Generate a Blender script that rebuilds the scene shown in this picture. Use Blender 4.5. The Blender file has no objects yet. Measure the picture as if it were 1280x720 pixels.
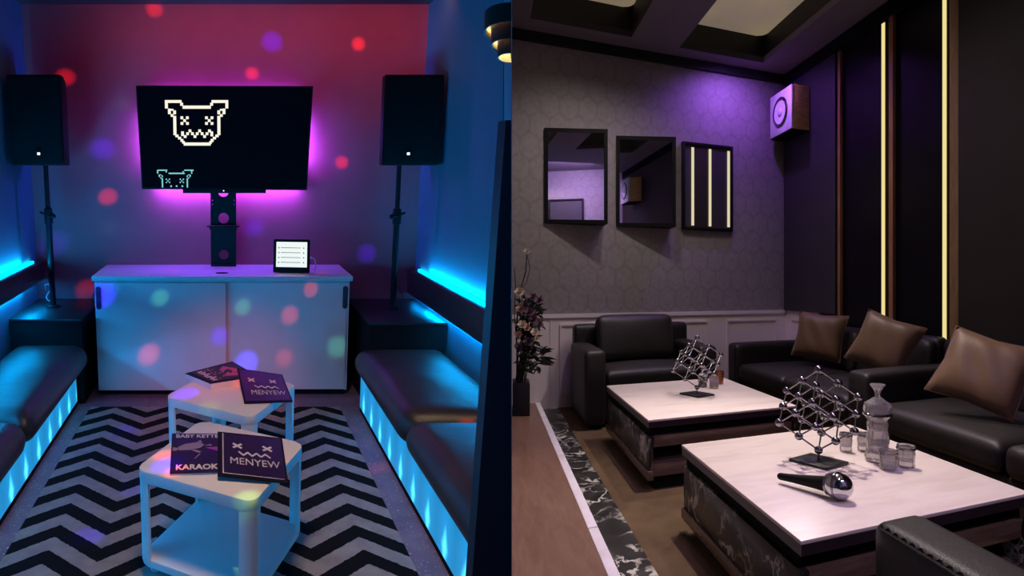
import bpy, bmesh, math, random
from mathutils import Vector, Matrix, Euler
random.seed(7)
PI = math.pi
SC = bpy.context.scene
COL = SC.collection

# ------------------------------------------------------------------ frames
# Two karaoke rooms stand side by side with an added thin partition between them (plane x = 0).
# Neither room is square in plan: each has its own wall directions.
EYE = 1.10                                   # camera height over the lounge floor
HL = 1.55                                    # camera height over the booth floor
LX, LY, LZ = Vector((1, 0, 0)), Vector((-.47333, 1, .19733)), Vector((.07925, -.17483, 1))
RU, RV = Vector((.92744, .37397, 0)), Vector((-.03997, .99920, 0))

def FL(p): return LX*p[0] + LY*p[1] + LZ*(p[2]-HL) + Vector((0, 0, EYE))      # booth (X across, Y deep, Z up)
def FR(p): return RU*p[0] + RV*p[1] + Vector((0, 0, p[2]))                     # lounge (U along far wall, V along side wall)
def FW(p): return Vector(p)

# ------------------------------------------------------------------ mesh builder
class MB:
    def __init__(s): s.bm = bmesh.new()
    def _merge(s, bm2, T=None):
        if T is not None: bmesh.ops.transform(bm2, matrix=T, verts=bm2.verts)
        me = bpy.data.meshes.new('tmp'); bm2.to_mesh(me); bm2.free()
        s.bm.from_mesh(me); bpy.data.meshes.remove(me)
        return s
    def box(s, x0, x1, y0, y1, z0, z1, bev=0, seg=2, T=None):
        b = bmesh.new()
        vs = [b.verts.new(c) for c in ((x0,y0,z0),(x1,y0,z0),(x1,y1,z0),(x0,y1,z0),(x0,y0,z1),(x1,y0,z1),(x1,y1,z1),(x0,y1,z1))]
        for f in ((0,3,2,1),(4,5,6,7),(0,1,5,4),(1,2,6,5),(2,3,7,6),(3,0,4,7)): b.faces.new([vs[i] for i in f])
        if bev: bmesh.ops.bevel(b, geom=b.edges[:], offset=bev, segments=seg, profile=.5, affect='EDGES', clamp_overlap=True)
        return s._merge(b, T)
    def prism(s, poly, z0, z1, bev=0, seg=2, T=None):
        b = bmesh.new()
        lo = [b.verts.new((x, y, z0)) for x, y in poly]; hi = [b.verts.new((x, y, z1)) for x, y in poly]
        n = len(poly)
        a = sum(poly[i][0]*poly[(i+1) % n][1]-poly[(i+1) % n][0]*poly[i][1] for i in range(n))
        b.faces.new(lo[::-1]); b.faces.new(hi)
        for i in range(n): b.faces.new((lo[i], lo[(i+1) % n], hi[(i+1) % n], hi[i]))
        if a < 0: bmesh.ops.reverse_faces(b, faces=b.faces[:])
        if bev:
            es = [e for e in b.edges if abs(e.verts[0].co.z-e.verts[1].co.z) < 1e-7]
            bmesh.ops.bevel(b, geom=es, offset=bev, segments=seg, profile=.5, affect='EDGES', clamp_overlap=True)
        return s._merge(b, T)
    def poly3(s, verts, faces, T=None):
        b = bmesh.new(); vs = [b.verts.new(v) for v in verts]
        for f in faces: b.faces.new([vs[i] for i in f])
        bmesh.ops.recalc_face_normals(b, faces=b.faces[:])
        return s._merge(b, T)
    def lathe(s, prof, n=24, T=None, a0=0, a1=2*PI):
        b = bmesh.new(); full = abs(a1-a0-2*PI) < 1e-6
        m = n if full else n+1
        rings = []
        for r, z in prof:
            if r < 1e-6: rings.append([b.verts.new((0, 0, z))])
            else: rings.append([b.verts.new((r*math.cos(a0+(a1-a0)*i/n), r*math.sin(a0+(a1-a0)*i/n), z)) for i in range(m)])
        for A, B in zip(rings, rings[1:]):
            for i in range(n):
                j = (i+1) % m if full else i+1
                if len(A) == 1 and len(B) == 1: continue
                if len(A) == 1: b.faces.new((A[0], B[j], B[i]))
                elif len(B) == 1: b.faces.new((A[i], A[j], B[0]))
                else: b.faces.new((A[i], A[j], B[j], B[i]))
        bmesh.ops.recalc_face_normals(b, faces=b.faces[:])
        return s._merge(b, T)
    def sphere(s, c, r, n=16, T=None):
        prof = [(r*math.sin(PI*i/(n//2)), -r*math.cos(PI*i/(n//2))) for i in range(n//2+1)]
        prof[0] = (0, -r); prof[-1] = (0, r)
        M = Matrix.Translation(c)
        return s.lathe(prof, n, (T @ M) if T is not None else M)
    def tube(s, pts, r, n=8, T=None, cap=True):
        b = bmesh.new(); pts = [Vector(p) for p in pts]; k = len(pts)
        rs = r if isinstance(r, (list, tuple)) else [r]*k
        t0 = (pts[1]-pts[0]).normalized()
        nv = t0.orthogonal().normalized(); rings = []
        for i, p in enumerate(pts):
            t = (pts[min(i+1, k-1)]-pts[max(i-1, 0)]).normalized()
            nv = (nv - t*nv.dot(t)).normalized(); bn = t.cross(nv)
            rings.append([b.verts.new(p+(nv*math.cos(2*PI*j/n)+bn*math.sin(2*PI*j/n))*rs[i]) for j in range(n)])
        for A, B in zip(rings, rings[1:]):
            for j in range(n): b.faces.new((A[j], A[(j+1) % n], B[(j+1) % n], B[j]))
        if cap: b.faces.new(rings[0][::-1]); b.faces.new(rings[-1])
        bmesh.ops.recalc_face_normals(b, faces=b.faces[:])
        return s._merge(b, T)
    def cushion(s, x0, x1, y0, y1, z0, z1, r=.06, crown=.02, n=14, T=None, wob=0, side=0):
        """rounded, slightly domed upholstery block"""
        b = bmesh.new(); bmesh.ops.create_cube(b, size=2)
        bmesh.ops.subdivide_edges(b, edges=b.edges[:], cuts=n, use_grid_fill=True)
        c = Vector(((x0+x1)/2, (y0+y1)/2, (z0+z1)/2)); h = Vector(((x1-x0)/2, (y1-y0)/2, (z1-z0)/2))
        ph = random.random()*6
        for v in b.verts:
            q = v.co.copy()
            # denser sampling near the rounded rim
            w = Vector([math.copysign(1-(1-abs(a))**1.6, a) if abs(a) < 1 else a for a in q])
            p = Vector((w.x*h.x, w.y*h.y, w.z*h.z))
            inner = Vector([max(-max(h[i]-r, 0), min(max(h[i]-r, 0), p[i])) for i in range(3)])
            d = p-inner
            if d.length > 1e-9:
                rr = [min(r, h[i]) for i in range(3)]
                dn = d.normalized(); p = inner + Vector((dn.x*rr[0], dn.y*rr[1], dn.z*rr[2]))
            ux, uy = p.x/h.x, p.y/h.y
            cr = max(0, 1-ux*ux)*max(0, 1-uy*uy)
            if p.z > 0: p.z += crown*cr*(p.z/h.z)
            if side: p.y += math.copysign(1, p.y)*side*max(0, 1-ux*ux)*max(0, 1-(p.z/h.z)**2)*abs(uy)
            if wob: p.z += wob*math.sin(p.x*17+ph)*math.sin(p.y*13+ph*2)*cr
            v.co = p + c
        return s._merge(b, T)
    def clip(s, frame, x):
        """cut everything that would pass through the partition"""
        la = s.bm.verts.layers.float_vector.new('room')
        for v in s.bm.verts: v[la] = v.co; v.co = frame(v.co)
        r = bmesh.ops.bisect_plane(s.bm, geom=s.bm.verts[:]+s.bm.edges[:]+s.bm.faces[:], plane_co=(x, 0, 0), plane_no=(1, 0, 0), clear_outer=True)
        es = [e for e in r['geom_cut'] if isinstance(e, bmesh.types.BMEdge)]
        try: bmesh.ops.holes_fill(s.bm, edges=es)
        except Exception: pass
        return s

ORG = {}
def link(o, parent=None, org=None):
    COL.objects.link(o)
    if parent is not None: o.parent = parent
    ORG[o.name] = org if org is not None else Vector((0, 0, 0))
    return o
def obj(name, mb, mat, parent=None, frame=FL, loc=None, smooth=32, label=None, mapped=False):
    """one mesh object; vertices are put through the frame of its room, then made local to its thing's origin"""
    me = bpy.data.meshes.new(name); bm = mb.bm
    if not mapped:
        la = bm.verts.layers.float_vector.new('room')
        for v in bm.verts: v[la] = v.co
        for v in bm.verts: v.co = frame(v.co)
    if parent is not None: org = ORG[parent.name]
    elif loc is not None: org = frame(loc)
    else:
        xs = [v.co for v in bm.verts]
        org = Vector(((min(c.x for c in xs)+max(c.x for c in xs))/2, (min(c.y for c in xs)+max(c.y for c in xs))/2, min(c.z for c in xs)))
    for v in bm.verts: v.co -= org
    bm.to_mesh(me); bm.free()
    for p in me.polygons: p.use_smooth = True
    me.set_sharp_from_angle(angle=math.radians(smooth))
    me.materials.append(mat)
    o = bpy.data.objects.new(name, me)
    link(o, parent, org)
    if parent is None: o.location = org
    if label: o['label'] = label
    return o
def tag(o, label, cat, group=None):
    o['label'] = label; o['category'] = cat
    if group: o['group'] = group
    return o
def thing(name, label, cat, loc, frame=FL, group=None):
    o = bpy.data.objects.new(name, None); o.empty_display_size = .1
    w = frame(loc); link(o, None, w); o.location = w
    return tag(o, label, cat, group)
def struct(name, mb, mat, frame=FL, **k):
    o = obj(name, mb, mat, None, frame, **k); o['kind'] = 'structure'; return o
def dup(root, delta, label, group=None):
    r = root.copy(); COL.objects.link(r); r.location = root.location + delta; r['label'] = label
    ORG[r.name] = ORG[root.name] + delta
    if group: r['group'] = group
    for ch in list(root.children):
        c = ch.copy(); COL.objects.link(c); c.parent = r; ORG[c.name] = ORG[r.name]
        for g in list(ch.children):
            d = g.copy(); COL.objects.link(d); d.parent = c; ORG[d.name] = ORG[r.name]
    return r
def text_mb(body, size, T, depth=.0015, align='CENTER', bold=0):
    cu = bpy.data.curves.new('t', 'FONT'); cu.body = body; cu.size = size; cu.extrude = depth/2
    cu.align_x = align; cu.align_y = 'CENTER'; cu.offset = bold; cu.resolution_u = 3
    o = bpy.data.objects.new('t', cu); COL.objects.link(o)
    bpy.context.view_layer.update()
    me = bpy.data.meshes.new_from_object(o.evaluated_get(bpy.context.evaluated_depsgraph_get()))
    m = MB(); m.bm.from_mesh(me)
    bmesh.ops.transform(m.bm, matrix=T, verts=m.bm.verts)
    bpy.data.objects.remove(o); bpy.data.curves.remove(cu); bpy.data.meshes.remove(me)
    return m
def plate_mb(outer, holes, th, T):
    cu = bpy.data.curves.new('p', 'CURVE'); cu.dimensions = '2D'; cu.fill_mode = 'BOTH'; cu.extrude = th/2
    for lp in [outer]+holes:
        sp = cu.splines.new('POLY'); sp.points.add(len(lp)-1)
        for i, (x, y) in enumerate(lp): sp.points[i].co = (x, y, 0, 1)
        sp.use_cyclic_u = True
    o = bpy.data.objects.new('p', cu); COL.objects.link(o); bpy.context.view_layer.update()
    me = bpy.data.meshes.new_from_object(o.evaluated_get(bpy.context.evaluated_depsgraph_get()))
    m = MB(); m.bm.from_mesh(me); bmesh.ops.transform(m.bm, matrix=T, verts=m.bm.verts)
    bpy.data.objects.remove(o); bpy.data.curves.remove(cu); bpy.data.meshes.remove(me)
    return m

# ------------------------------------------------------------------ materials
class NT:
    def __init__(s, name):
        s.m = bpy.data.materials.new(name); s.m.use_nodes = True; s.t = s.m.node_tree; s.t.nodes.clear()
        s.out = s.n('ShaderNodeOutputMaterial')
    def n(s, k, **p):
        x = s.t.nodes.new(k)
        for a, b in p.items(): setattr(x, a, b)
        return x
    def l(s, a, b): s.t.links.new(a, b)
    def val(s, i, v):
        if hasattr(v, 'is_linked'): s.l(v, i)
        else: i.default_value = v
    def math(s, op, a, b=0, c=None):
        x = s.n('ShaderNodeMath', operation=op); s.val(x.inputs[0], a); s.val(x.inputs[1], b)
        if c is not None: s.val(x.inputs[2], c)
        return x.outputs[0]
    def vmath(s, op, a, b=(0, 0, 0), out=0):
        x = s.n('ShaderNodeVectorMath', operation=op); s.val(x.inputs[0], a); s.val(x.inputs[1], b)
        return x.outputs[out]
    def mix(s, f, a, b):
        x = s.n('ShaderNodeMix', data_type='RGBA'); s.val(x.inputs[0], f); s.val(x.inputs[6], a); s.val(x.inputs[7], b)
        return x.outputs[2]
    def room(s): return s.n('ShaderNodeAttribute', attribute_name='room').outputs['Vector']
    def sep(s, v):
        x = s.n('ShaderNodeSeparateXYZ'); s.l(v, x.inputs[0]); return x.outputs
    def comb(s, x, y, z=0):
        c = s.n('ShaderNodeCombineXYZ'); s.val(c.inputs[0], x); s.val(c.inputs[1], y); s.val(c.inputs[2], z); return c.outputs[0]
    def noise(s, v, scale, detail=3, rough=.5, dist=0):
        x = s.n('ShaderNodeTexNoise'); s.l(v, x.inputs['Vector']); x.inputs['Scale'].default_value = scale
        x.inputs['Detail'].default_value = detail; x.inputs['Roughness'].default_value = rough; x.inputs['Distortion'].default_value = dist
        return x.outputs[0]
    def ramp(s, f, *st):
        x = s.n('ShaderNodeValToRGB'); s.l(f, x.inputs[0]); e = x.color_ramp.elements
        while len(e) < len(st): e.new(.5)
        for i, (p, c) in enumerate(st): e[i].position = p; e[i].color = c if len(c) == 4 else (*c, 1)
        return x.outputs[0]
    def bsdf(s, color=(.5, .5, .5), rough=.5, metal=0, spec=.5, em=None, es=0, bump=None, bs=.2, bd=.01, trans=0, ior=1.45, coat=0, sheen=0):
        b = s.n('ShaderNodeBsdfPrincipled'); i = b.inputs
        s.val(i['Base Color'], color if hasattr(color, 'is_linked') else (*color, 1)); s.val(i['Roughness'], rough); s.val(i['Metallic'], metal)
        i['Specular IOR Level'].default_value = spec; i['Transmission Weight'].default_value = trans; i['IOR'].default_value = ior
        i['Coat Weight'].default_value = coat; i['Sheen Weight'].default_value = sheen
        if em is not None:
            s.val(i['Emission Color'], em if hasattr(em, 'is_linked') else (*em, 1)); s.val(i['Emission Strength'], es)
        if bump is not None:
            u = s.n('ShaderNodeBump'); s.l(bump, u.inputs['Height']); u.inputs['Strength'].default_value = bs; u.inputs['Distance'].default_value = bd
            s.l(u.outputs[0], i['Normal'])
        s.l(b.outputs[0], s.out.inputs[0]); return s.m
def plain(name, color, rough=.5, metal=0, spec=.5, var=.12, scale=6, bump=0, bscale=60, **k):
    t = NT(name); v = t.room(); f = t.noise(v, scale, 4)
    lo = tuple(c*(1-var) for c in color); hi = tuple(min(1, c*(1+var)) for c in color)
    c = t.ramp(f, (.3, lo), (.7, hi))
    return t.bsdf(c, rough, metal, spec, bump=t.noise(v, bscale, 3) if bump else None, bs=bump, bd=.004, **k)
def emit(name, color, strength):
    t = NT(name); e = t.n('ShaderNodeEmission'); e.inputs[0].default_value = (*color, 1); e.inputs[1].default_value = strength
    t.l(e.outputs[0], t.out.inputs[0]); return t.m
def leather(name, color, rough=.42):
    t = NT(name); v = t.room()
    vo = t.n('ShaderNodeTexVoronoi'); t.l(v, vo.inputs['Vector']); vo.inputs['Scale'].default_value = 260
    h = t.math('ADD', t.math('MULTIPLY', vo.outputs['Distance'], .25), t.math('MULTIPLY', t.noise(v, 9, 4, .6, .6), 1.2))
    c = t.ramp(t.noise(v, 5, 4), (.3, tuple(x*.75 for x in color)), (.75, tuple(x*1.3 for x in color)))
    return t.bsdf(c, rough, 0, .5, bump=h, bs=.35, bd=.006)
def wood(name, a, b, rough=.35, sc=(1.2, 14, 14), scale=3):
    t = NT(name); v = t.vmath('MULTIPLY', t.room(), sc)
    f = t.noise(v, scale, 6, .6, 1.2)
    return t.bsdf(t.ramp(f, (.3, a), (.52, tuple((x+y)/2 for x, y in zip(a, b))), (.72, b)), rough, bump=f, bs=.06, bd=.002)
def marble(name, base, vein, scale=5, rough=.12, thr=.035):
    t = NT(name); v = t.room(); w = t.noise(v, 3.5, 5, .6)
    vo = t.n('ShaderNodeTexVoronoi', feature='DISTANCE_TO_EDGE'); vo.inputs['Scale'].default_value = scale
    wv = t.vmath('ADD', v, t.vmath('MULTIPLY', t.comb(w, t.noise(v, 4.1, 5, .6), t.noise(v, 5.3, 5, .6)), (.45, .45, .45)))
    t.l(wv, vo.inputs['Vector'])
    e = t.math('LESS_THAN', vo.outputs['Distance'], t.math('MULTIPLY', t.math('POWER', t.noise(v, 7, 4), 3), thr*8))
    f = t.math('MULTIPLY', e, t.ramp(t.noise(v, 6, 3), (.42, (0, 0, 0)), (.62, (1, 1, 1))))
    cl = t.ramp(t.noise(v, 9, 5), (.35, tuple(x*.5 for x in base)), (.7, tuple(x*1.7 for x in base)))
    return t.bsdf(t.mix(f, cl, (*vein, 1)), rough)
M = {}
def build_materials():
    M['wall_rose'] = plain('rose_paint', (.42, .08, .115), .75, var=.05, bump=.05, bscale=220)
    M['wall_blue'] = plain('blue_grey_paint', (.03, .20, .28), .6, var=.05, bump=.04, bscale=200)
    M['ceil_dark'] = plain('dark_ceiling_paint', (.05, .04, .04), .8)
    M['jamb'] = plain('dark_blue_frame_paint', (.012, .02, .036), .45)
    M['black'] = plain('black_plastic', (.007, .007, .008), .55, spec=.12)
    M['matte'] = plain('matte_black', (.008, .008, .009), .9, spec=.1)
    M['blackmetal'] = plain('black_steel', (.009, .009, .011), .45, spec=.12)
    M['laminate'] = plain('black_laminate', (.011, .011, .014), .42)
    M['white'] = plain('white_lacquer', (.62, .62, .64), .38, var=.03)
    M['whitetab'] = plain('white_powder_coat', (.72, .68, .66), .42, var=.03)
    M['seat'] = leather('black_bench_leather', (.030, .025, .023), .38)
    M['leather'] = leather('black_sofa_leather', (.013, .0105, .0098), .50)
    M['screen'] = plain('screen_glass', (.003, .003, .004), .08)
    M['logo'] = emit('screen_cream', (1, .93, .78), 1.0)
    M['logo2'] = emit('screen_cyan', (.28, .78, .82), .8)
    M['led'] = emit('cyan_led', (0.0, .55, 1.0), 14)
    M['ledlow'] = emit('cyan_led_under', (0.0, .36, 1.0), 26)
    M['ind'] = emit('indicator_white', (.9, .95, 1), 1.6)
    M['tabscreen'] = emit('lit_screen_white', (.86, .95, .93), 1.0)
    M['ink'] = plain('printed_ink', (.02, .02, .03), .6)
    M['print'] = plain('cream_print', (.62, .58, .56), .5)
    M['purple'] = plain('purple_cover', (.042, .014, .10), .4, spec=.3, var=.3, scale=9)
    M['navy'] = plain('dark_purple_cover', (.010, .006, .026), .4, spec=.25, var=.35, scale=7)
    M['magenta'] = plain('magenta_print', (.30, .03, .22), .35)
    M['greyprint'] = plain('grey_print', (.22, .18, .22), .4)
    M['redprint'] = plain('red_print', (.42, .07, .10), .4, var=.4, scale=40)
    M['paper'] = plain('paper_edges', (.60, .62, .66), .7)
    M['cable'] = plain('white_cable', (.55, .5, .6), .5)
    M['brown'] = plain('brown_lamp_metal', (.055, .022, .02), .45)
    M['lampin'] = plain('cream_lamp_inside', (.85, .70, .42), .6)
    M['bulb'] = emit('warm_bulb', (1, .78, .42), 34)
    # booth floor: purple speckled terrazzo
    t = NT('speckled_floor'); v = t.room()
    sp = t.math('GREATER_THAN', t.noise(v, 75, 2, .5), .66)
    c = t.ramp(t.noise(v, 8, 4), (.3, (.13, .09, .15)), (.7, (.20, .14, .20)))
    M['terrazzo'] = t.bsdf(t.mix(sp, c, (.45, .38, .48, 1)), .5)
    # chevron rug
    t = NT('chevron_rug'); v = t.room(); x, y, z = t.sep(v)
    fx = t.math('FRACT', t.math('DIVIDE', t.math('ADD', x, .757+.22+4.4), .44))
    d = t.math('MULTIPLY', t.math('ABSOLUTE', t.math('SUBTRACT', fx, .5)), 2)        # 0 on a ridge, 1 in a valley
    wob = t.math('MULTIPLY', t.math('SUBTRACT', t.noise(v, 60, 3), .5), .016)
    q = t.math('ADD', t.math('SUBTRACT', t.math('SUBTRACT', 2.42, t.math('MULTIPLY', d, .166)), y), wob)
    s = t.math('FRACT', t.math('ADD', t.math('DIVIDE', q, .1765), 40))
    blk = t.math('LESS_THAN', s, .5)
    pile = t.noise(v, 240, 2, .7)
    wh = t.ramp(t.noise(v, 14, 5), (.3, (.25, .235, .235)), (.7, (.35, .33, .325)))
    M['rug'] = t.bsdf(t.mix(blk, wh, (.008, .008, .010, 1)), .95, spec=.1, bump=pile, bs=.6, bd=.01)
    # bench light panel: ribbed diffuser lit by lamps behind it
    t = NT('ribbed_light_panel'); v = t.room(); x, y, z = t.sep(v)
    rib = t.math('ADD', t.math('MULTIPLY', t.math('SINE', t.math('MULTIPLY', z, 2*PI/.0105)), .16), .84)
    ph = t.math('FRACT', t.math('DIVIDE', t.math('ADD', y, .0), .2065))
    dy = t.math('MULTIPLY', t.math('ABSOLUTE', t.math('SUBTRACT', ph, .5)), .2065)
    low = t.math('SUBTRACT', 1, t.math('DIVIDE', t.math('ABSOLUTE', t.math('SUBTRACT', z, .075)), .10))
    low = t.math('MAXIMUM', low, 0)
    hot = t.math('MULTIPLY', t.math('MAXIMUM', t.math('SUBTRACT', 1, t.math('DIVIDE', dy, t.math('ADD', t.math('MULTIPLY', low, .040), .008))), 0), t.math('POWER', low, .7))
    glow = t.math('MULTIPLY', t.math('MAXIMUM', t.math('SUBTRACT', 1, t.math('DIVIDE', dy, .11)), 0), .35)
    e = t.math('MULTIPLY', rib, t.math('ADD', t.math('ADD', t.math('MULTIPLY', hot, 1.1), glow), .80))
    col = t.mix(t.math('MINIMUM', hot, 1), (.012, .34, .78, 1), (.10, .80, .80, 1))
    M['panel'] = t.bsdf((.05, .08, .1), .4, em=col, es=e)
    # ---- lounge
    t = NT('ogee_wallpaper'); v = t.room(); x, y, z = t.sep(v)
    wv = t.math('MULTIPLY', t.math('SINE', t.math('MULTIPLY', z, 2*PI/.34)), .0)
    p = t.comb(t.math('DIVIDE', t.math('ADD', x, wv), .20), t.math('DIVIDE', z, .225), 0)
    sc = (1, 1.732*1.02, 1)
    def cell(off):
        a = t.vmath('ADD', p, off); a = t.vmath('MODULO', t.vmath('ADD', a, (100*sc[0], 100*sc[1], 0)), sc)
        return t.vmath('SUBTRACT', a, (sc[0]/2, sc[1]/2, 0))
    A, B = cell((0, 0, 0)), cell((.5, sc[1]/2, 0))
    la, lb = t.vmath('LENGTH', A, out=1), t.vmath('LENGTH', B, out=1)
    pick = t.math('LESS_THAN', la, lb)
    g = t.vmath('ABSOLUTE', t.mix(pick, B, A))
    hx = t.math('MAXIMUM', t.sep(g)[0], t.vmath('DOT_PRODUCT', g, (.5, .866, 0), out=1))
    edge = t.ramp(hx, (.425, (0, 0, 0)), (.475, (1, 1, 1)), (.5, (.7, .7, .7)))
    base = t.ramp(t.noise(v, 22, 4), (.3, (.225, .199, .205)), (.7, (.28, .247, .254)))
    M['paper_wall'] = t.bsdf(t.mix(t.math('MULTIPLY', edge, .27), base, (.11, .095, .10, 1)), .6, bump=edge, bs=-.06, bd=.004)
    M['wains'] = plain('white_wainscot_paint', (.74, .65, .66), .42, var=.03)
    M['blackgloss'] = plain('black_gloss_panel', (.004, .003, .006), .32, spec=.18)
    M['darkpanel'] = plain('charcoal_panel', (.024, .019, .016), .6, spec=.3)
    M['slatpanel'] = plain('dark_violet_grey_panel', (.034, .029, .036), .5)
    M['copper'] = wood('copper_brown_strip', (.20, .085, .045), (.36, .17, .085), .35, (14, 14, 1.2))
    M['oak'] = wood('brown_wood_strip', (.16, .085, .042), (.27, .155, .08), .4, (14, 14, 1.6))
    M['strip'] = emit('warm_led_strip', (.86, .73, .30), 1.0)
    M['strip_reflection'] = emit('pale_strip_reflection', (.74, .64, .40), 1.0)  # glow standing for strips reflected in the third mirror
    M['ceil'] = plain('grey_ceiling_paint', (.19, .16, .185), .7, var=.04)
    M['tray'] = plain('black_tray_paint', (.006, .006, .006), .6)
    t = NT('backlit_ceiling_panel'); v = t.room()
    f = t.noise(v, 1.3, 2)
    M['traylight'] = t.bsdf((.2, .18, .15), .6, em=t.ramp(f, (.35, (.33, .25, .15)), (.65, (.25, .19, .145))), es=.6)
    M['carpet'] = plain('brown_carpet', (.105, .068, .040), .95, spec=.1, var=.25, scale=5, bump=.4, bscale=200)
    M['stage'] = wood('brown_laminate_floor', (.140, .072, .048), (.215, .118, .082), .38, (9, 1.6, 1), 2.2)
    M['edge'] = plain('white_stone_edge', (.72, .66, .72), .35)
    M['marble'] = marble('black_marble', (.022, .020, .018), (.52, .50, .44), 6.5, .28, .05)
    t = NT('cream_travertine'); v = t.vmath('MULTIPLY', t.room(), (1, 5, 1)); f = t.noise(v, 2.4, 6, .55, .5)
    M['stone'] = t.bsdf(t.ramp(f, (.3, (.68, .57, .51)), (.55, (.80, .70, .64)), (.75, (.76, .63, .53))), .3)
    M['tabledge'] = plain('dark_brown_edge', (.035, .022, .028), .3)
    M['shelfwood'] = wood('brown_gloss_shelf', (.11, .068, .05), (.18, .12, .088), .25, (2, 14, 10))
    M['pillow'] = plain('brown_satin', (.115, .058, .026), .5, var=.12, scale=4, bump=.25, bscale=18, sheen=.15)
    M['chrome'] = plain('chrome', (.62, .62, .66), .08, 1.0, var=.02)
    M['steel'] = plain('polished_steel', (.26, .25, .28), .18, 1.0, var=.05)
    t = NT('cut_glass'); vo = t.n('ShaderNodeTexVoronoi', feature='F1', distance='MANHATTAN'); vo.inputs['Scale'].default_value = 48; vo.inputs['Randomness'].default_value = .25; t.l(t.room(), vo.inputs['Vector'])
    M['glass'] = t.bsdf((.74, .71, .72), .05, trans=.8, ior=1.5, bump=vo.outputs['Distance'], bs=.22, bd=.006)
    t = NT('amber_glass'); M['amber'] = t.bsdf((.55, .16, .05), .05, trans=.7, ior=1.4)
    t = NT('red_drink'); M['red'] = t.bsdf((.30, .05, .03), .1, trans=.4, ior=1.4)
    t = NT('mirror_glass'); M['mirror'] = t.bsdf((.82, .80, .86), .015, 1.0)
    M['spkwood'] = wood('gloss_brown_veneer', (.46, .25, .08), (.78, .48, .18), .25, (2, 2, 10))
    M['spkfront'] = plain('grey_baffle', (.72, .68, .68), .4)
    M['cone'] = plain('pale_cone', (.85, .82, .82), .35)
    M['leaf'] = plain('dark_leaves', (.03, .045, .03), .5, var=.4)
    M['petal'] = plain('cream_petals', (.62, .50, .40), .6)
    M['petal2'] = plain('dusky_petals', (.14, .07, .11), .6)
    M['petal3'] = plain('peach_petals', (.45, .27, .20), .6)
    M['stem'] = plain('brown_stems', (.035, .028, .02), .7)
build_materials()

# ================================================================== BOOTH (left)
XL, XR, YB, ZC = -1.47, 1.437, 4.48, 2.69
CUT = -.045
def left_shell():
    struct('floor', MB().box(XL-.1, 2.2, -.6, YB+.1, -.08, 0).clip(FL, CUT), M['terrazzo'], mapped=True)
    struct('ceiling', MB().box(XL-.1, 2.2, -.6, YB+.1, ZC, ZC+.08).clip(FL, CUT), M['ceil_dark'], mapped=True)
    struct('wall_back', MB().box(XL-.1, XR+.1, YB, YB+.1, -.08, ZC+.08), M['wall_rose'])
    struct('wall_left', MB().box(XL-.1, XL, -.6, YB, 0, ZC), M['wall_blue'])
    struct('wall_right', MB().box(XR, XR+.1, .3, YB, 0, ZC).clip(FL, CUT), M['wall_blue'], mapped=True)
    # the partition: an added thin wedge blocking light between the rooms, its lounge side on the plane x = 0
    v = []
    for z in (-.75, 4.6):
        v += [(-.0012, 1.3, z), (0, 1.3, z), (0, 7.2, z), (-.04, 7.2, z), (-.04, 3.0, z), (-.003, 2.25, z)]
    f = [(0, 1, 2, 3, 4, 5), (6, 7, 8, 9, 10, 11)] + [(i, (i+1) % 6, (i+1) % 6+6, i+6) for i in range(6)]
    o = struct('added_partition', MB().poly3(v, f), M['wall_blue'], FW)
    o.data.materials.append(M['paper_wall'])          # papered on the lounge side
    for p in o.data.polygons:
        if p.normal.x > .9: p.material_index = 1
    # dark door jamb in front of the partition
    def jx(Y, Z): return .47333*Y-.07925*(Z-HL)-.002
    v = []
    for Z in (0, 1.66):
        v += [(.640, 1.40, Z), (jx(1.40, Z), 1.40, Z), (jx(1.44, Z), 1.44, Z), (.640, 1.44, Z)]
    f = [(0, 1, 2, 3), (4, 5, 6, 7), (0, 1, 5, 4), (1, 2, 6, 5), (2, 3, 7, 6), (3, 0, 4, 7)]
    struct('trim_1', MB().poly3(v, f), M['jamb'])
    # rug
    o = obj('rug', MB().box(-.93, .745, .6, 3.765, .001, .011, bev=.004).clip(FL, CUT), M['rug'], mapped=True)
    tag(o, 'black and white chevron rug on the purple speckled floor', 'rug')

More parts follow.
